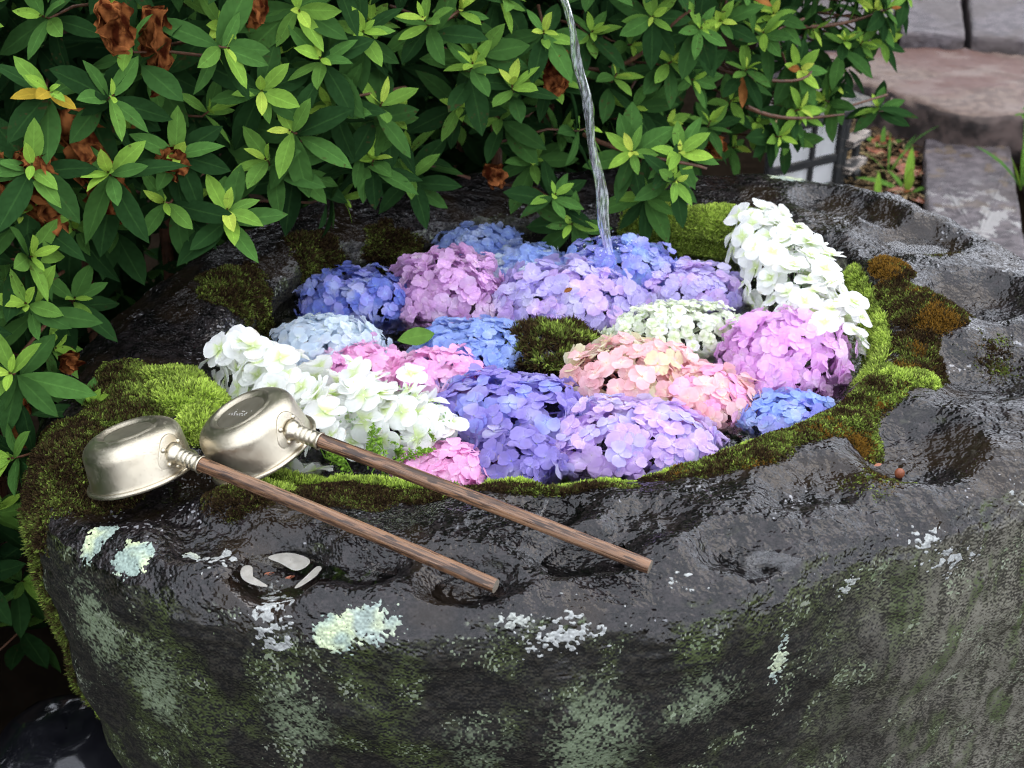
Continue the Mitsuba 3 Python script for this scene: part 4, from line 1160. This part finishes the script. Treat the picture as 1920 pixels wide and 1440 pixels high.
# ------------------------------------------------------------------ falling water and its bamboo spout
def stream():
    t = np.linspace(0.02, 0.302, 150)
    z = 1.005 - 4.9 * t ** 2
    x = -0.004 + 0.43 * t
    y = np.full_like(t, 1.68)
    n = 22
    a = np.arange(n) * 2 * np.pi / n
    rows = []
    for i in range(len(t)):
        q = z[i]
        r = 0.0055 * (0.9 + 0.25 * smooth01(0.9, 0.6, q))
        tw = q * 20
        lob = 1 + 0.20 * np.cos(2 * (a - tw)) + 0.09 * np.cos(3 * a + q * 40) + 0.07 * np.cos(a * 5 - q * 60)
        lob = lob + 0.28 * (meshkit.noise(np.stack([np.cos(a) * 1.6, np.sin(a) * 1.6, np.full(n, q * 60)], 1), 2) - 0.5)
        off = 0.0016 * np.array([math.sin(q * 60), math.cos(q * 47)])
        rows.append(np.stack([x[i] + off[0] + r * lob * np.cos(a), y[i] + off[1] + r * lob * np.sin(a), np.full(n, q)], 1))
    V = np.vstack(rows)
    F = grid_faces(len(t), n, wrap_v=True)[:, ::-1]
    put('water_stream', V, F, 'mat_stream')
    tag('water_stream', 'thin twisting stream of clear water falling in front of the leaves', 'water stream')
    # splashes where it strikes the blossom
    rng = np.random.default_rng(12)
    drops = []
    for q in range(60):
        a, e = rng.uniform(0, 6.28), rng.random() ** 1.6
        c = np.array([x[-1] + 0.045 * e * math.cos(a), 1.68 + 0.03 * e * math.sin(a), z[-1] + 0.004 + rng.random() ** 2 * 0.03 * (1 - e * 0.5)])
        r = rng.uniform(0.0006, 0.0016)
        Vd, Fd = lathe([(0.0001, -1), (0.7, -0.7), (1, 0), (0.7, 0.7), (0.0001, 1)], 8)
        drops.append((c + Vd * r, Fd))
    Vd, Fd, _ = merge(drops)
    put('water_stream__droplet', Vd, Fd, 'mat_stream')
    tag('water_stream__droplet', kind='stuff')
    V, F = lathe([(0.012, 0.0), (0.017, 0.0), (0.0175, 0.10), (0.0185, 0.105), (0.0175, 0.11), (0.0175, 0.42), (0.012, 0.42)], 28)
    xx, yy, zz = frame_of([-1.0, 0.25, 0.22])
    put('bamboo_spout', np.array([0.012, 1.678, 1.012]) + V[:, :1] * xx + V[:, 1:2] * yy + V[:, 2:] * zz, F, 'mat_bamboo')
    tag('bamboo_spout', 'bamboo pipe above the basin that pours the water stream', 'spout')


stream()

# ------------------------------------------------------------------ ground, paving, step stone
def ground():
    n = 60
    g = np.linspace(-1, 1, n)
    c = np.sign(g) * np.abs(g) ** 2.6 * 40
    X, Y = np.meshgrid(c, c + 2.0, indexing='ij')
    Z = 0.02 * (meshkit.fbm(np.stack([X * 3, Y * 3, X * 0], -1), 3, 2) - 0.5) - 0.01
    put('ground', np.stack([X, Y, Z], -1).reshape(-1, 3), grid_faces(n, n), 'mat_soil')
    tag('ground', 'dark bare soil under and around the stone basin', 'soil', kind='structure')


ground()


def stone_block(key, outline, z0, z1, bsdf, seed, bevel=0.012, rough=0.004, n=120, dome=0.0):
    o = np.array(outline, float)
    seg = np.r_[0, np.cumsum(np.linalg.norm(np.diff(np.vstack([o, o[:1]]), axis=0), axis=1))]
    t = np.linspace(0, seg[-1], n, endpoint=False)
    oc = np.vstack([o, o[:1]])
    ring = np.stack([np.interp(t, seg, oc[:, i]) for i in range(2)], 1)
    c = ring.mean(0)
    rows = []
    h = z1 - z0
    for z, k in [(z0, -0.004)] + [(z0 + h * q, 0.0) for q in (0.25, 0.5, 0.75)] + [(z1 - bevel, 0.0), (z1 - bevel * 0.3, bevel * 0.35), (z1, bevel)]:
        d = unit(c - ring)
        rows.append(np.column_stack([ring + d * k, np.full(n, z)]))
    for f in (0.92, 0.84, 0.75, 0.65, 0.55, 0.45, 0.33, 0.22, 0.1, 0.0):
        base = rows[6][:, :2]
        rows.append(np.column_stack([c + (base - c) * f, np.full(n, z1 + dome * (1 - f * f))]))
    V = np.vstack(rows)
    V = V + (np.stack([meshkit.fbm(V * 22 + 50 * i, 4, seed + i) for i in range(3)], 1) - 0.5) * rough * 2
    F = grid_faces(len(rows), n, wrap_v=True)
    area = 0.5 * np.sum(ring[:, 0] * np.roll(ring[:, 1], -1) - np.roll(ring[:, 0], -1) * ring[:, 1])
    put(key, V, F[:, ::-1] if area > 0 else F, bsdf)


# paving: bed of dark soil in the joints, every slab a piece of its own
put('pavement', [(0.75, 2.2, -0.008), (3.2, 1.6, -0.008), (4.2, 6.6, -0.008), (1.0, 7.4, -0.008)], [[0, 1, 2, 3]], 'mat_soil', smooth=False)
tag('pavement', 'old grey paving slabs with dark joints to the right behind the basin', 'pavement', kind='structure')
e1, e2 = np.array([0.245, 0.970]), np.array([0.970, -0.245])      # along and across the joints
A0 = np.array([1.091, 3.544])


def quad(p, u0, u1, v0, v1):
    return [p + e2 * u0 + e1 * v0, p + e2 * u1 + e1 * v0, p + e2 * u1 + e1 * v1, p + e2 * u0 + e1 * v1]


stone_block('pavement__slab', quad(A0, 0.0, 0.215, -1.25, -0.02), -0.06, 0.040, 'mat_slab', 1, rough=0.007)
tag('pavement__slab', 'nearest slab, spotted with pale and ochre lichen')
COUNT['pavement__slab'] = 0
stone_block(part_key('pavement__slab'), quad(A0, 0.245, 0.56, -1.25, -0.03), -0.06, 0.038, 'mat_slab', 2, rough=0.007)
stone_block(part_key('pavement__slab'), quad(A0, 0.59, 0.98, -1.3, -0.03), -0.06, 0.038, 'mat_slab', 9, rough=0.007)
B0 = np.array([1.130, 4.085])
for i, (u0, u1, v0, v1) in enumerate([(-0.40, -0.012, -0.03, 0.62), (0.012, 0.192, 0.0, 0.66), (0.212, 0.43, 0.0, 0.64), (0.45, 0.80, 0.0, 0.66), (-0.40, -0.05, 0.66, 1.25), (-0.03, 0.21, 0.69, 1.25), (0.235, 0.5, 0.67, 1.25), (0.52, 0.9, 0.69, 1.25)]):
    stone_block(part_key('pavement__slab'), quad(B0, u0, u1, v0, v1), 0.0, 0.158 + 0.003 * (i % 3), 'mat_slab', 20 + i, rough=0.006)
# natural step stone with a curved front
stone_block('step_stone', [(0.80, 3.98), (0.84, 3.86), (0.93, 3.745), (1.0, 3.672), (1.06, 3.575), (1.13, 3.485), (1.21, 3.462), (1.31, 3.468), (1.5, 3.46), (1.75, 3.42), (1.95, 3.46),
                            (2.0, 3.7), (1.85, 3.84), (1.62, 3.93), (1.478, 3.985), (1.30, 4.065), (1.14, 4.07), (1.0, 4.05)], -0.05, 0.125, 'mat_step', 5, bevel=0.02, rough=0.010, n=220, dome=0.004)
tag('step_stone', 'broad reddish natural step stone with a dark curved front edge', 'stone')


# dry litter, red leaves and weeds beside the paving
def litter():
    rng = np.random.default_rng(4)
    items = []
    for q in range(1500):
        x, y = rng.uniform(0.72, 1.10), rng.uniform(2.9, 3.75)
        if (np.array([x, y]) - A0) @ e2 > -0.01:
            continue
        a, L = rng.uniform(0, 6.28), rng.uniform(0.012, 0.05)
        d = np.array([math.cos(a), math.sin(a), rng.normal() * 0.12]) * L
        s = np.array([-math.sin(a), math.cos(a), 0.3]) * rng.uniform(0.0012, 0.005)
        p = np.array([x, y, rng.uniform(0.004, 0.02)])
        V = np.array([p - s * 0.4, p + d * 0.5 - s + [0, 0, 0.003], p + d, p + d * 0.5 + s])
        items.append((V, np.array([[0, 1, 2], [0, 2, 3]]), np.full((4, 2), rng.random())))
    V, F, U = merge(items)
    put('dry_litter', V, F, 'mat_litter', uv=U, smooth=False)
    tag('dry_litter', 'dry straw coloured plant litter on the soil beside the paving', 'plant litter', kind='stuff')


litter()
for i, (x, y, a, L) in enumerate([(0.985, 3.36, 0.4, 0.07), (1.01, 3.33, 1.6, 0.06), (0.97, 3.22, 2.3, 0.06), (1.02, 3.48, 0.2, 0.05), (0.975, 3.60, -0.6, 0.06), (1.0, 3.42, 2.8, 0.05), (0.99, 3.15, 1.0, 0.05), (0.94, 3.5, 0.3, 0.05)]):
    rng = np.random.default_rng(i)
    lobes = []
    for k in range(5):
        b = a + (k - 2) * 0.62
        V, F, uv = leaves(np.array([[x, y, 0.014]]), np.array([[math.cos(b), math.sin(b), 0.15]]), np.array([[0, 0, 1.0]]), np.array([L * (1 - 0.13 * abs(k - 2))]), np.array([L * 0.3]), np.array([0.5]), rng, 6, 3, 0.15)
        lobes.append((V[0], F))
    V, F, _ = merge(lobes)
    k = put(key_of('red_leaf'), V, F, 'mat_redleaf')
    tag(k, 'fallen reddish brown leaf on the straw litter, ' + ('half way along the slab edge', 'near the broad bladed weed', 'nearest to the basin rim', 'close to the small weed', 'at the foot of the step stone', 'lying crosswise beside the slab', 'under the broad bladed weed', 'beside the lantern')[i], 'leaf', group='fallen red leaves beside the paving')


def weed(label, x, y, z, rows, seed):
    """rows: (azimuth, rise, length, width, tone)"""
    rng = np.random.default_rng(seed)
    key = key_of('weed')
    tag(key, label, 'plant')
    for a, up, L, W, t in rows:
        D = np.array([[math.cos(a) * math.cos(up), math.sin(a) * math.cos(up), math.sin(up)]])
        V, F, uv = leaves(np.array([[x, y, z]]), D, np.array([[-math.cos(a) * math.sin(up), -math.sin(a) * math.sin(up), math.cos(up)]]), np.array([L]), np.array([W]), np.array([t]), rng, 8, 3, 0.3 if up < 1.2 else 0.08)
        put(part_key(key + '__leaf'), V[0], F, 'mat_leaf', uv=uv[0])
    return key


weed('broad bladed green weed at the left edge of the nearest slab', 0.972, 3.235, 0.0, [(0.1, 0.45, 0.13, 0.026, 0.6), (2.8, 0.5, 0.13, 0.024, 0.6), (1.4, 1.25, 0.12, 0.022, 0.75), (4.6, 1.3, 0.09, 0.022, 0.8), (2.2, 0.9, 0.08, 0.016, 0.6)], 1)
weed('small green weed in the straw litter between lantern and slab', 0.985, 3.56, 0.0, [(0.3, 0.5, 0.07, 0.018, 0.6), (2.5, 0.6, 0.07, 0.018, 0.6), (4.2, 0.7, 0.06, 0.016, 0.65), (1.3, 1.2, 0.06, 0.014, 0.6)], 2)
weed('thin grass tuft in the straw litter', 0.955, 3.36, 0.0, [(0.5, 1.1, 0.10, 0.007, 0.6), (1.5, 1.3, 0.11, 0.006, 0.6), (3.0, 1.0, 0.10, 0.007, 0.6), (5.0, 1.1, 0.08, 0.006, 0.7), (4.0, 0.7, 0.10, 0.006, 0.6)], 3)
weed('single arching grass blade in front of the step stone', 1.02, 3.50, 0.0, [(0.2, 1.0, 0.13, 0.006, 0.5), (0.5, 1.1, 0.07, 0.005, 0.5)], 4)
weed('short upright green blade beside the lantern foot', 0.885, 3.18, 0.0, [(1.5, 1.45, 0.08, 0.018, 0.75), (3.5, 1.0, 0.05, 0.010, 0.6)], 5)
k = weed('tall weed with drooping stems growing in the joint at the right edge', 1.245, 3.22, 0.02, [(2.6, 1.0, 0.15, 0.012, 0.55), (0.6, 1.1, 0.14, 0.012, 0.6), (1.6, 1.35, 0.17, 0.014, 0.7), (3.4, 1.2, 0.10, 0.012, 0.8), (5.2, 1.2, 0.11, 0.014, 0.65), (1.0, 0.9, 0.12, 0.01, 0.6)], 6)
rng6 = np.random.default_rng(66)
for j, (dx, dz) in enumerate(((-0.02, 0.19), (0.01, 0.21), (0.03, 0.18))):
    p = np.array([1.245 + dx, 3.23, 0.02 + dz])
    V, F = tube([(1.245, 3.22, 0.02), (1.245 + dx * 0.4, 3.225, 0.1), p], 0.002, 5)
    put(part_key(k + '__stem'), V, F, 'mat_leaf', uv=np.tile([[12.5, 0.5]], (len(V), 1)))
    for a in rng6.uniform(0, 6.28, 4):
        V, F, uv = leaves(np.array([p]), np.array([[math.cos(a), math.sin(a), 0.2]]), np.array([[0, 0, 1.0]]), np.array([0.05]), np.array([0.018]), np.array([0.6]), rng6, 7, 3)
        put(part_key(k + '__leaf'), V[0], F, 'mat_leaf', uv=uv[0])
weed('low leafy weed in the joint at the right edge behind the basin rim', 1.075, 2.86, 0.02, [(a, 0.6, 0.05, 0.016, 0.55) for a in (0.2, 1.2, 2.2, 3.2, 4.2, 5.2)], 7)
weed('small round leaved weed in the joint of the upper paving', 1.155, 4.22, 0.10, [(a, 0.9, 0.07, 0.035, 0.6) for a in (0.2, 1.4, 2.6, 3.8, 5.0)], 8)
weed('green weed at the far end of the upper paving joint', 1.225, 4.50, 0.10, [(a, 0.9, 0.07, 0.03, 0.55) for a in (0.5, 1.7, 2.9, 4.1, 5.3)], 9)


# ------------------------------------------------------------------ garden lantern
def box_between(p, q, w, d, up=(0, 0, 1)):
    """bar from p to q, w wide sideways, d deep along up"""
    p, q = np.array(p, float), np.array(q, float)
    z = unit(q - p)
    upv = np.array(up, float)
    if abs(z @ upv) > 0.95:
        upv = np.array([math.cos(0.55), math.sin(0.55), 0.0])
    x = unit(np.cross(upv, z))
    y = np.cross(z, x)
    b = min(w, d) * 0.12
    prof = [(-w / 2 + b, -d / 2), (w / 2 - b, -d / 2), (w / 2, -d / 2 + b), (w / 2, d / 2 - b), (w / 2 - b, d / 2), (-w / 2 + b, d / 2), (-w / 2, d / 2 - b), (-w / 2, -d / 2 + b)]
    V = np.vstack([[o + x * a + y * c for a, c in prof] for o in (p, q)])
    F = [[i, (i + 1) % 8, 8 + (i + 1) % 8, 8 + i] for i in range(8)]
    F = np.vstack([np.array(F)[:, [0, 1, 2]], np.array(F)[:, [0, 2, 3]], [[0, i + 1, i] for i in range(1, 7)], [[8, 8 + i, 9 + i] for i in range(1, 7)]])
    return V, F


def lantern():
    root = 'garden_lantern'
    tag(root, 'low black wooden lantern frame with white panels half hidden by leaves', 'lantern')
    B = np.array([0.795, 3.25])
    u = np.array([math.cos(0.52), math.sin(0.52)])
    v = np.array([math.cos(0.92), math.sin(0.92)])
    A, C = B - u * 0.215, B + v * 0.105
    D = A + v * 0.105
    p3 = lambda q, z: np.array([q[0], q[1], z])
    H = 0.215
    for q, w in ((A, 0.016), (A + u * 0.130, 0.013), (B, 0.020), (B + v * 0.022 + [0.004, -0.002], 0.014), (C, 0.016), (D, 0.016)):
        V, F = box_between(p3(q, -0.02), p3(q, H + (0.01 if w > 0.018 else 0)), w, w)
        put(part_key(root + '__post'), V, F, 'mat_blackwood', smooth=False)
    for z, d in ((0.012, 0.03), (0.095, 0.016), (0.20, 0.02)):
        V, F = box_between(p3(A, z), p3(B, z), 0.016, d * 1.3)
        put(part_key(root + '__rail'), V, F, 'mat_blackwood', smooth=False)
        V, F = box_between(p3(A, z), p3(D, z), 0.013, d)
        put(part_key(root + '__rail'), V, F, 'mat_blackwood', smooth=False)
        V, F = box_between(p3(D, z), p3(C, z), 0.013, d)
        put(part_key(root + '__rail'), V, F, 'mat_blackwood', smooth=False)
    for z, w in ((0.055, 0.034), (0.125, 0.036)):
        V, F = box_between(p3(B + v * 0.012 + [0.012, -0.004], z), p3(C + [0.014, -0.004], z + 0.003), w, 0.016)
        put(part_key(root + '__slat'), V, F, 'mat_greywood', smooth=False)
    for a, b in ((A, A + u * 0.124), (A + u * 0.136, B - u * 0.009)):
        for z0, z1 in ((0.027, 0.087), (0.103, 0.19)):
            off = np.array([-u[1], u[0]]) * 0.003
            V, F = box_between(p3(a + off, (z0 + z1) / 2), p3(b + off, (z0 + z1) / 2), 0.003, z1 - z0)
            put(part_key(root + '__panel'), V, F, 'mat_paper', smooth=False)
    V, F = box_between(p3(B + v * 0.085, 0.0), p3(C + v * 0.012, 0.0), 0.03, 0.06)
    put(root + '__foot', V, F, 'mat_blackwood', smooth=False)
    M = (A + C) / 2
    V, F = box_between(p3(A - u * 0.02 + v * 0.05, H + 0.012), p3(B + u * 0.02 + v * 0.055, H + 0.012), 0.16, 0.016)
    put(root + '__roof', V, F, 'mat_blackwood', smooth=False)


lantern()

# ------------------------------------------------------------------ small things: puddle bits, berry, corner stones
def flat_bit(name, label, cat, outline, z, thick, bsdf, seed):
    o = np.array(outline, float)
    c = o.mean(0)
    n = 40
    oc = np.vstack([o, o[:1]])
    cs = CubicSpline(np.linspace(0, 1, len(oc)), oc, bc_type='periodic')
    r = cs(np.linspace(0, 1, n, endpoint=False))
    rows = [np.column_stack([r, np.full(n, z)]), np.column_stack([r, np.full(n, z + thick * 0.6)]), np.column_stack([c + (r - c) * 0.94, np.full(n, z + thick)]), np.column_stack([c + (r - c) * 0.5, np.full(n, z + thick * 1.05)]),
            np.column_stack([c + (r - c) * 0.01, np.full(n, z + thick * 1.08)])]
    k = put(key_of(name), np.vstack(rows), grid_faces(5, n, wrap_v=True), bsdf)
    tag(k, label, cat)


pz = LEVELS[0] - 0.0006
flat_bit('pale_flake', 'larger pale grey flake at the back of the front left puddle', 'stone flake', [(-0.226, 1.048), (-0.212, 1.055), (-0.195, 1.051), (-0.186, 1.040), (-0.197, 1.028), (-0.212, 1.038)], pz, 0.0009, 'mat_pebble', 1)
flat_bit('pale_flake', 'curved pale grey sliver at the left of the front left puddle', 'stone flake', [(-0.247, 1.034), (-0.243, 1.014), (-0.222, 1.004), (-0.224, 1.009), (-0.237, 1.019), (-0.238, 1.033)], pz, 0.0008, 'mat_pebble', 2)
flat_bit('pale_flake', 'narrow pale grey sliver at the right of the front left puddle', 'stone flake', [(-0.178, 1.035), (-0.175, 1.026), (-0.190, 1.005), (-0.195, 1.005), (-0.186, 1.022)], pz, 0.0008, 'mat_pebble', 3)
for i, (x, y, lab) in enumerate(((-0.226, 1.022, 'red brown bud scale at the left of the front left puddle'), (-0.206, 1.016, 'red brown bud scale at the front of the front left puddle'), (0.373, 1.213, 'red brown bud scale at the tip of the moss tongue in the scooped dent'))):
    single_leaf('bud_scale', lab, 'bud scale', (x, y, (pz + 0.0005 if i < 2 else top_z(x, y) + 0.003)), (0.8, 0.3, 0.05), (0, -0.2, 1), 0.010, 0.004, 1.05, 20 + i, bsdf='mat_redleaf')
bz = top_z(0.398, 1.205)
t, q = np.meshgrid(np.linspace(0, 2 * np.pi, 21)[:-1], np.linspace(0.02, np.pi - 0.02, 12), indexing='ij')
V = np.stack([0.398 + 0.0052 * np.sin(q) * np.cos(t), 1.205 + 0.0048 * np.sin(q) * np.sin(t), bz + 0.005 + 0.0058 * np.cos(q)], -1).reshape(-1, 3)
put('berry', V, grid_faces(20, 12, wrap_u=True)[:, ::-1], 'mat_redleaf')
tag('berry', 'small round red brown bud lying in the big scooped dent', 'bud')


def boulder(name, label, cat, x, y, z, rx, ry, rz, bsdf, seed, rough=0.25):
    t, q = np.meshgrid(np.linspace(0, 2 * np.pi, 49)[:-1], np.linspace(0.01, np.pi - 0.01, 26), indexing='ij')
    d = np.stack([np.sin(q) * np.cos(t), np.sin(q) * np.sin(t), np.cos(q)], -1).reshape(-1, 3)
    V = np.array([x, y, z]) + d * [rx, ry, rz] * (1 + rough * (meshkit.fbm(d * 1.6 + seed * 7, 3, seed) - 0.5))[:, None]
    k = put(key_of(name), V, grid_faces(48, 26, wrap_u=True)[:, ::-1], bsdf)
    tag(k, label, cat)


boulder('black_stone', 'glossy black wet stone in the dark lower left corner', 'stone', -0.52, 1.22, 0.03, 0.13, 0.13, 0.14, 'mat_blackstone', 3)
boulder('black_stone', 'smaller glossy black stone at the very corner, left of the pale pebble', 'stone', -0.60, 1.06, 0.05, 0.07, 0.06, 0.08, 'mat_blackstone', 4)
for i, (x, y, z, a, b, c, lab) in enumerate(((-0.545, 1.09, 0.13, 0.022, 0.045, 0.012, 'long pale pebble left of the glossy black stone'), (-0.455, 1.17, 0.10, 0.012, 0.045, 0.02, 'dim grey pebble between the black stone and the basin'),
                                             (-0.46, 1.09, 0.09, 0.022, 0.018, 0.02, 'pale pebble below the black stone beside the basin'), (-0.525, 1.05, 0.10, 0.016, 0.018, 0.02, 'small pale pebble at the bottom edge in front of the black stone'))):
    boulder('pebble', lab, 'pebble', x, y, z, a, b, c, 'mat_pebble', 10 + i)



# trees of the garden beyond the azalea: above the picture, mirrored in the wet stone and the water
def tree(label, x, y, h, r, seed):
    rng = np.random.default_rng(seed)
    key = key_of('evergreen_tree')
    tag(key, label, 'tree')
    V, F = tube([(x, y, -0.05), (x + 0.05, y, h * 0.3), (x - 0.04, y + 0.05, h * 0.6), (x, y, h * 0.92)], [0.13, 0.11, 0.07, 0.02], 10)
    put(key + '__trunk', V, F, 'mat_twig')
    clumps = [(rng.normal(size=3) * [0.55, 0.55, 0.0] * r + [x, y, rng.uniform(0.16, 0.98) * h]) for _ in range(60)]
    n = 6500
    c = np.array(clumps)[rng.integers(0, 60, n)]
    taper = np.clip(1.15 - (c[:, 2] / h) * 0.75, 0.25, 1)[:, None]
    P = np.array([x, y, 0]) * [1, 1, 0] + (c - [x, y, 0]) * np.hstack([taper, taper, taper * 0 + 1]) + rng.normal(size=(n, 3)) * 0.24 * r
    P[:, 2] = np.maximum(P[:, 2], 0.75)
    L = rng.uniform(0.12, 0.2, n)
    V, F, uv = leaves(P, rng.normal(size=(n, 3)) + [0, 0, -0.2], rng.normal(size=(n, 3)) * 0.6 + [0, 0, 1], L, L * 0.5, rng.uniform(0.0, 0.35, n), rng, 4, 3, 0.15)
    put(key + '__crown', V.reshape(-1, 3), (F[None] + np.arange(n)[:, None, None] * V.shape[1]).reshape(-1, 3), 'mat_leaf', uv=uv.reshape(-1, 2))
    tag(key + '__crown', kind='stuff')


tree('dark evergreen tree standing farthest left beyond the azalea bush, out of frame', -3.4, 4.2, 4.6, 1.0, 1)
tree('tall dark evergreen tree beyond the left part of the azalea bush, out of frame', -1.9, 4.6, 5.2, 1.0, 2)
tree('dark evergreen tree straight behind the basin and azalea bush, out of frame', -0.5, 4.9, 5.0, 0.95, 3)
tree('smaller dark evergreen tree beside the paving behind the azalea bush, out of frame', 0.45, 5.6, 4.4, 0.8, 4)
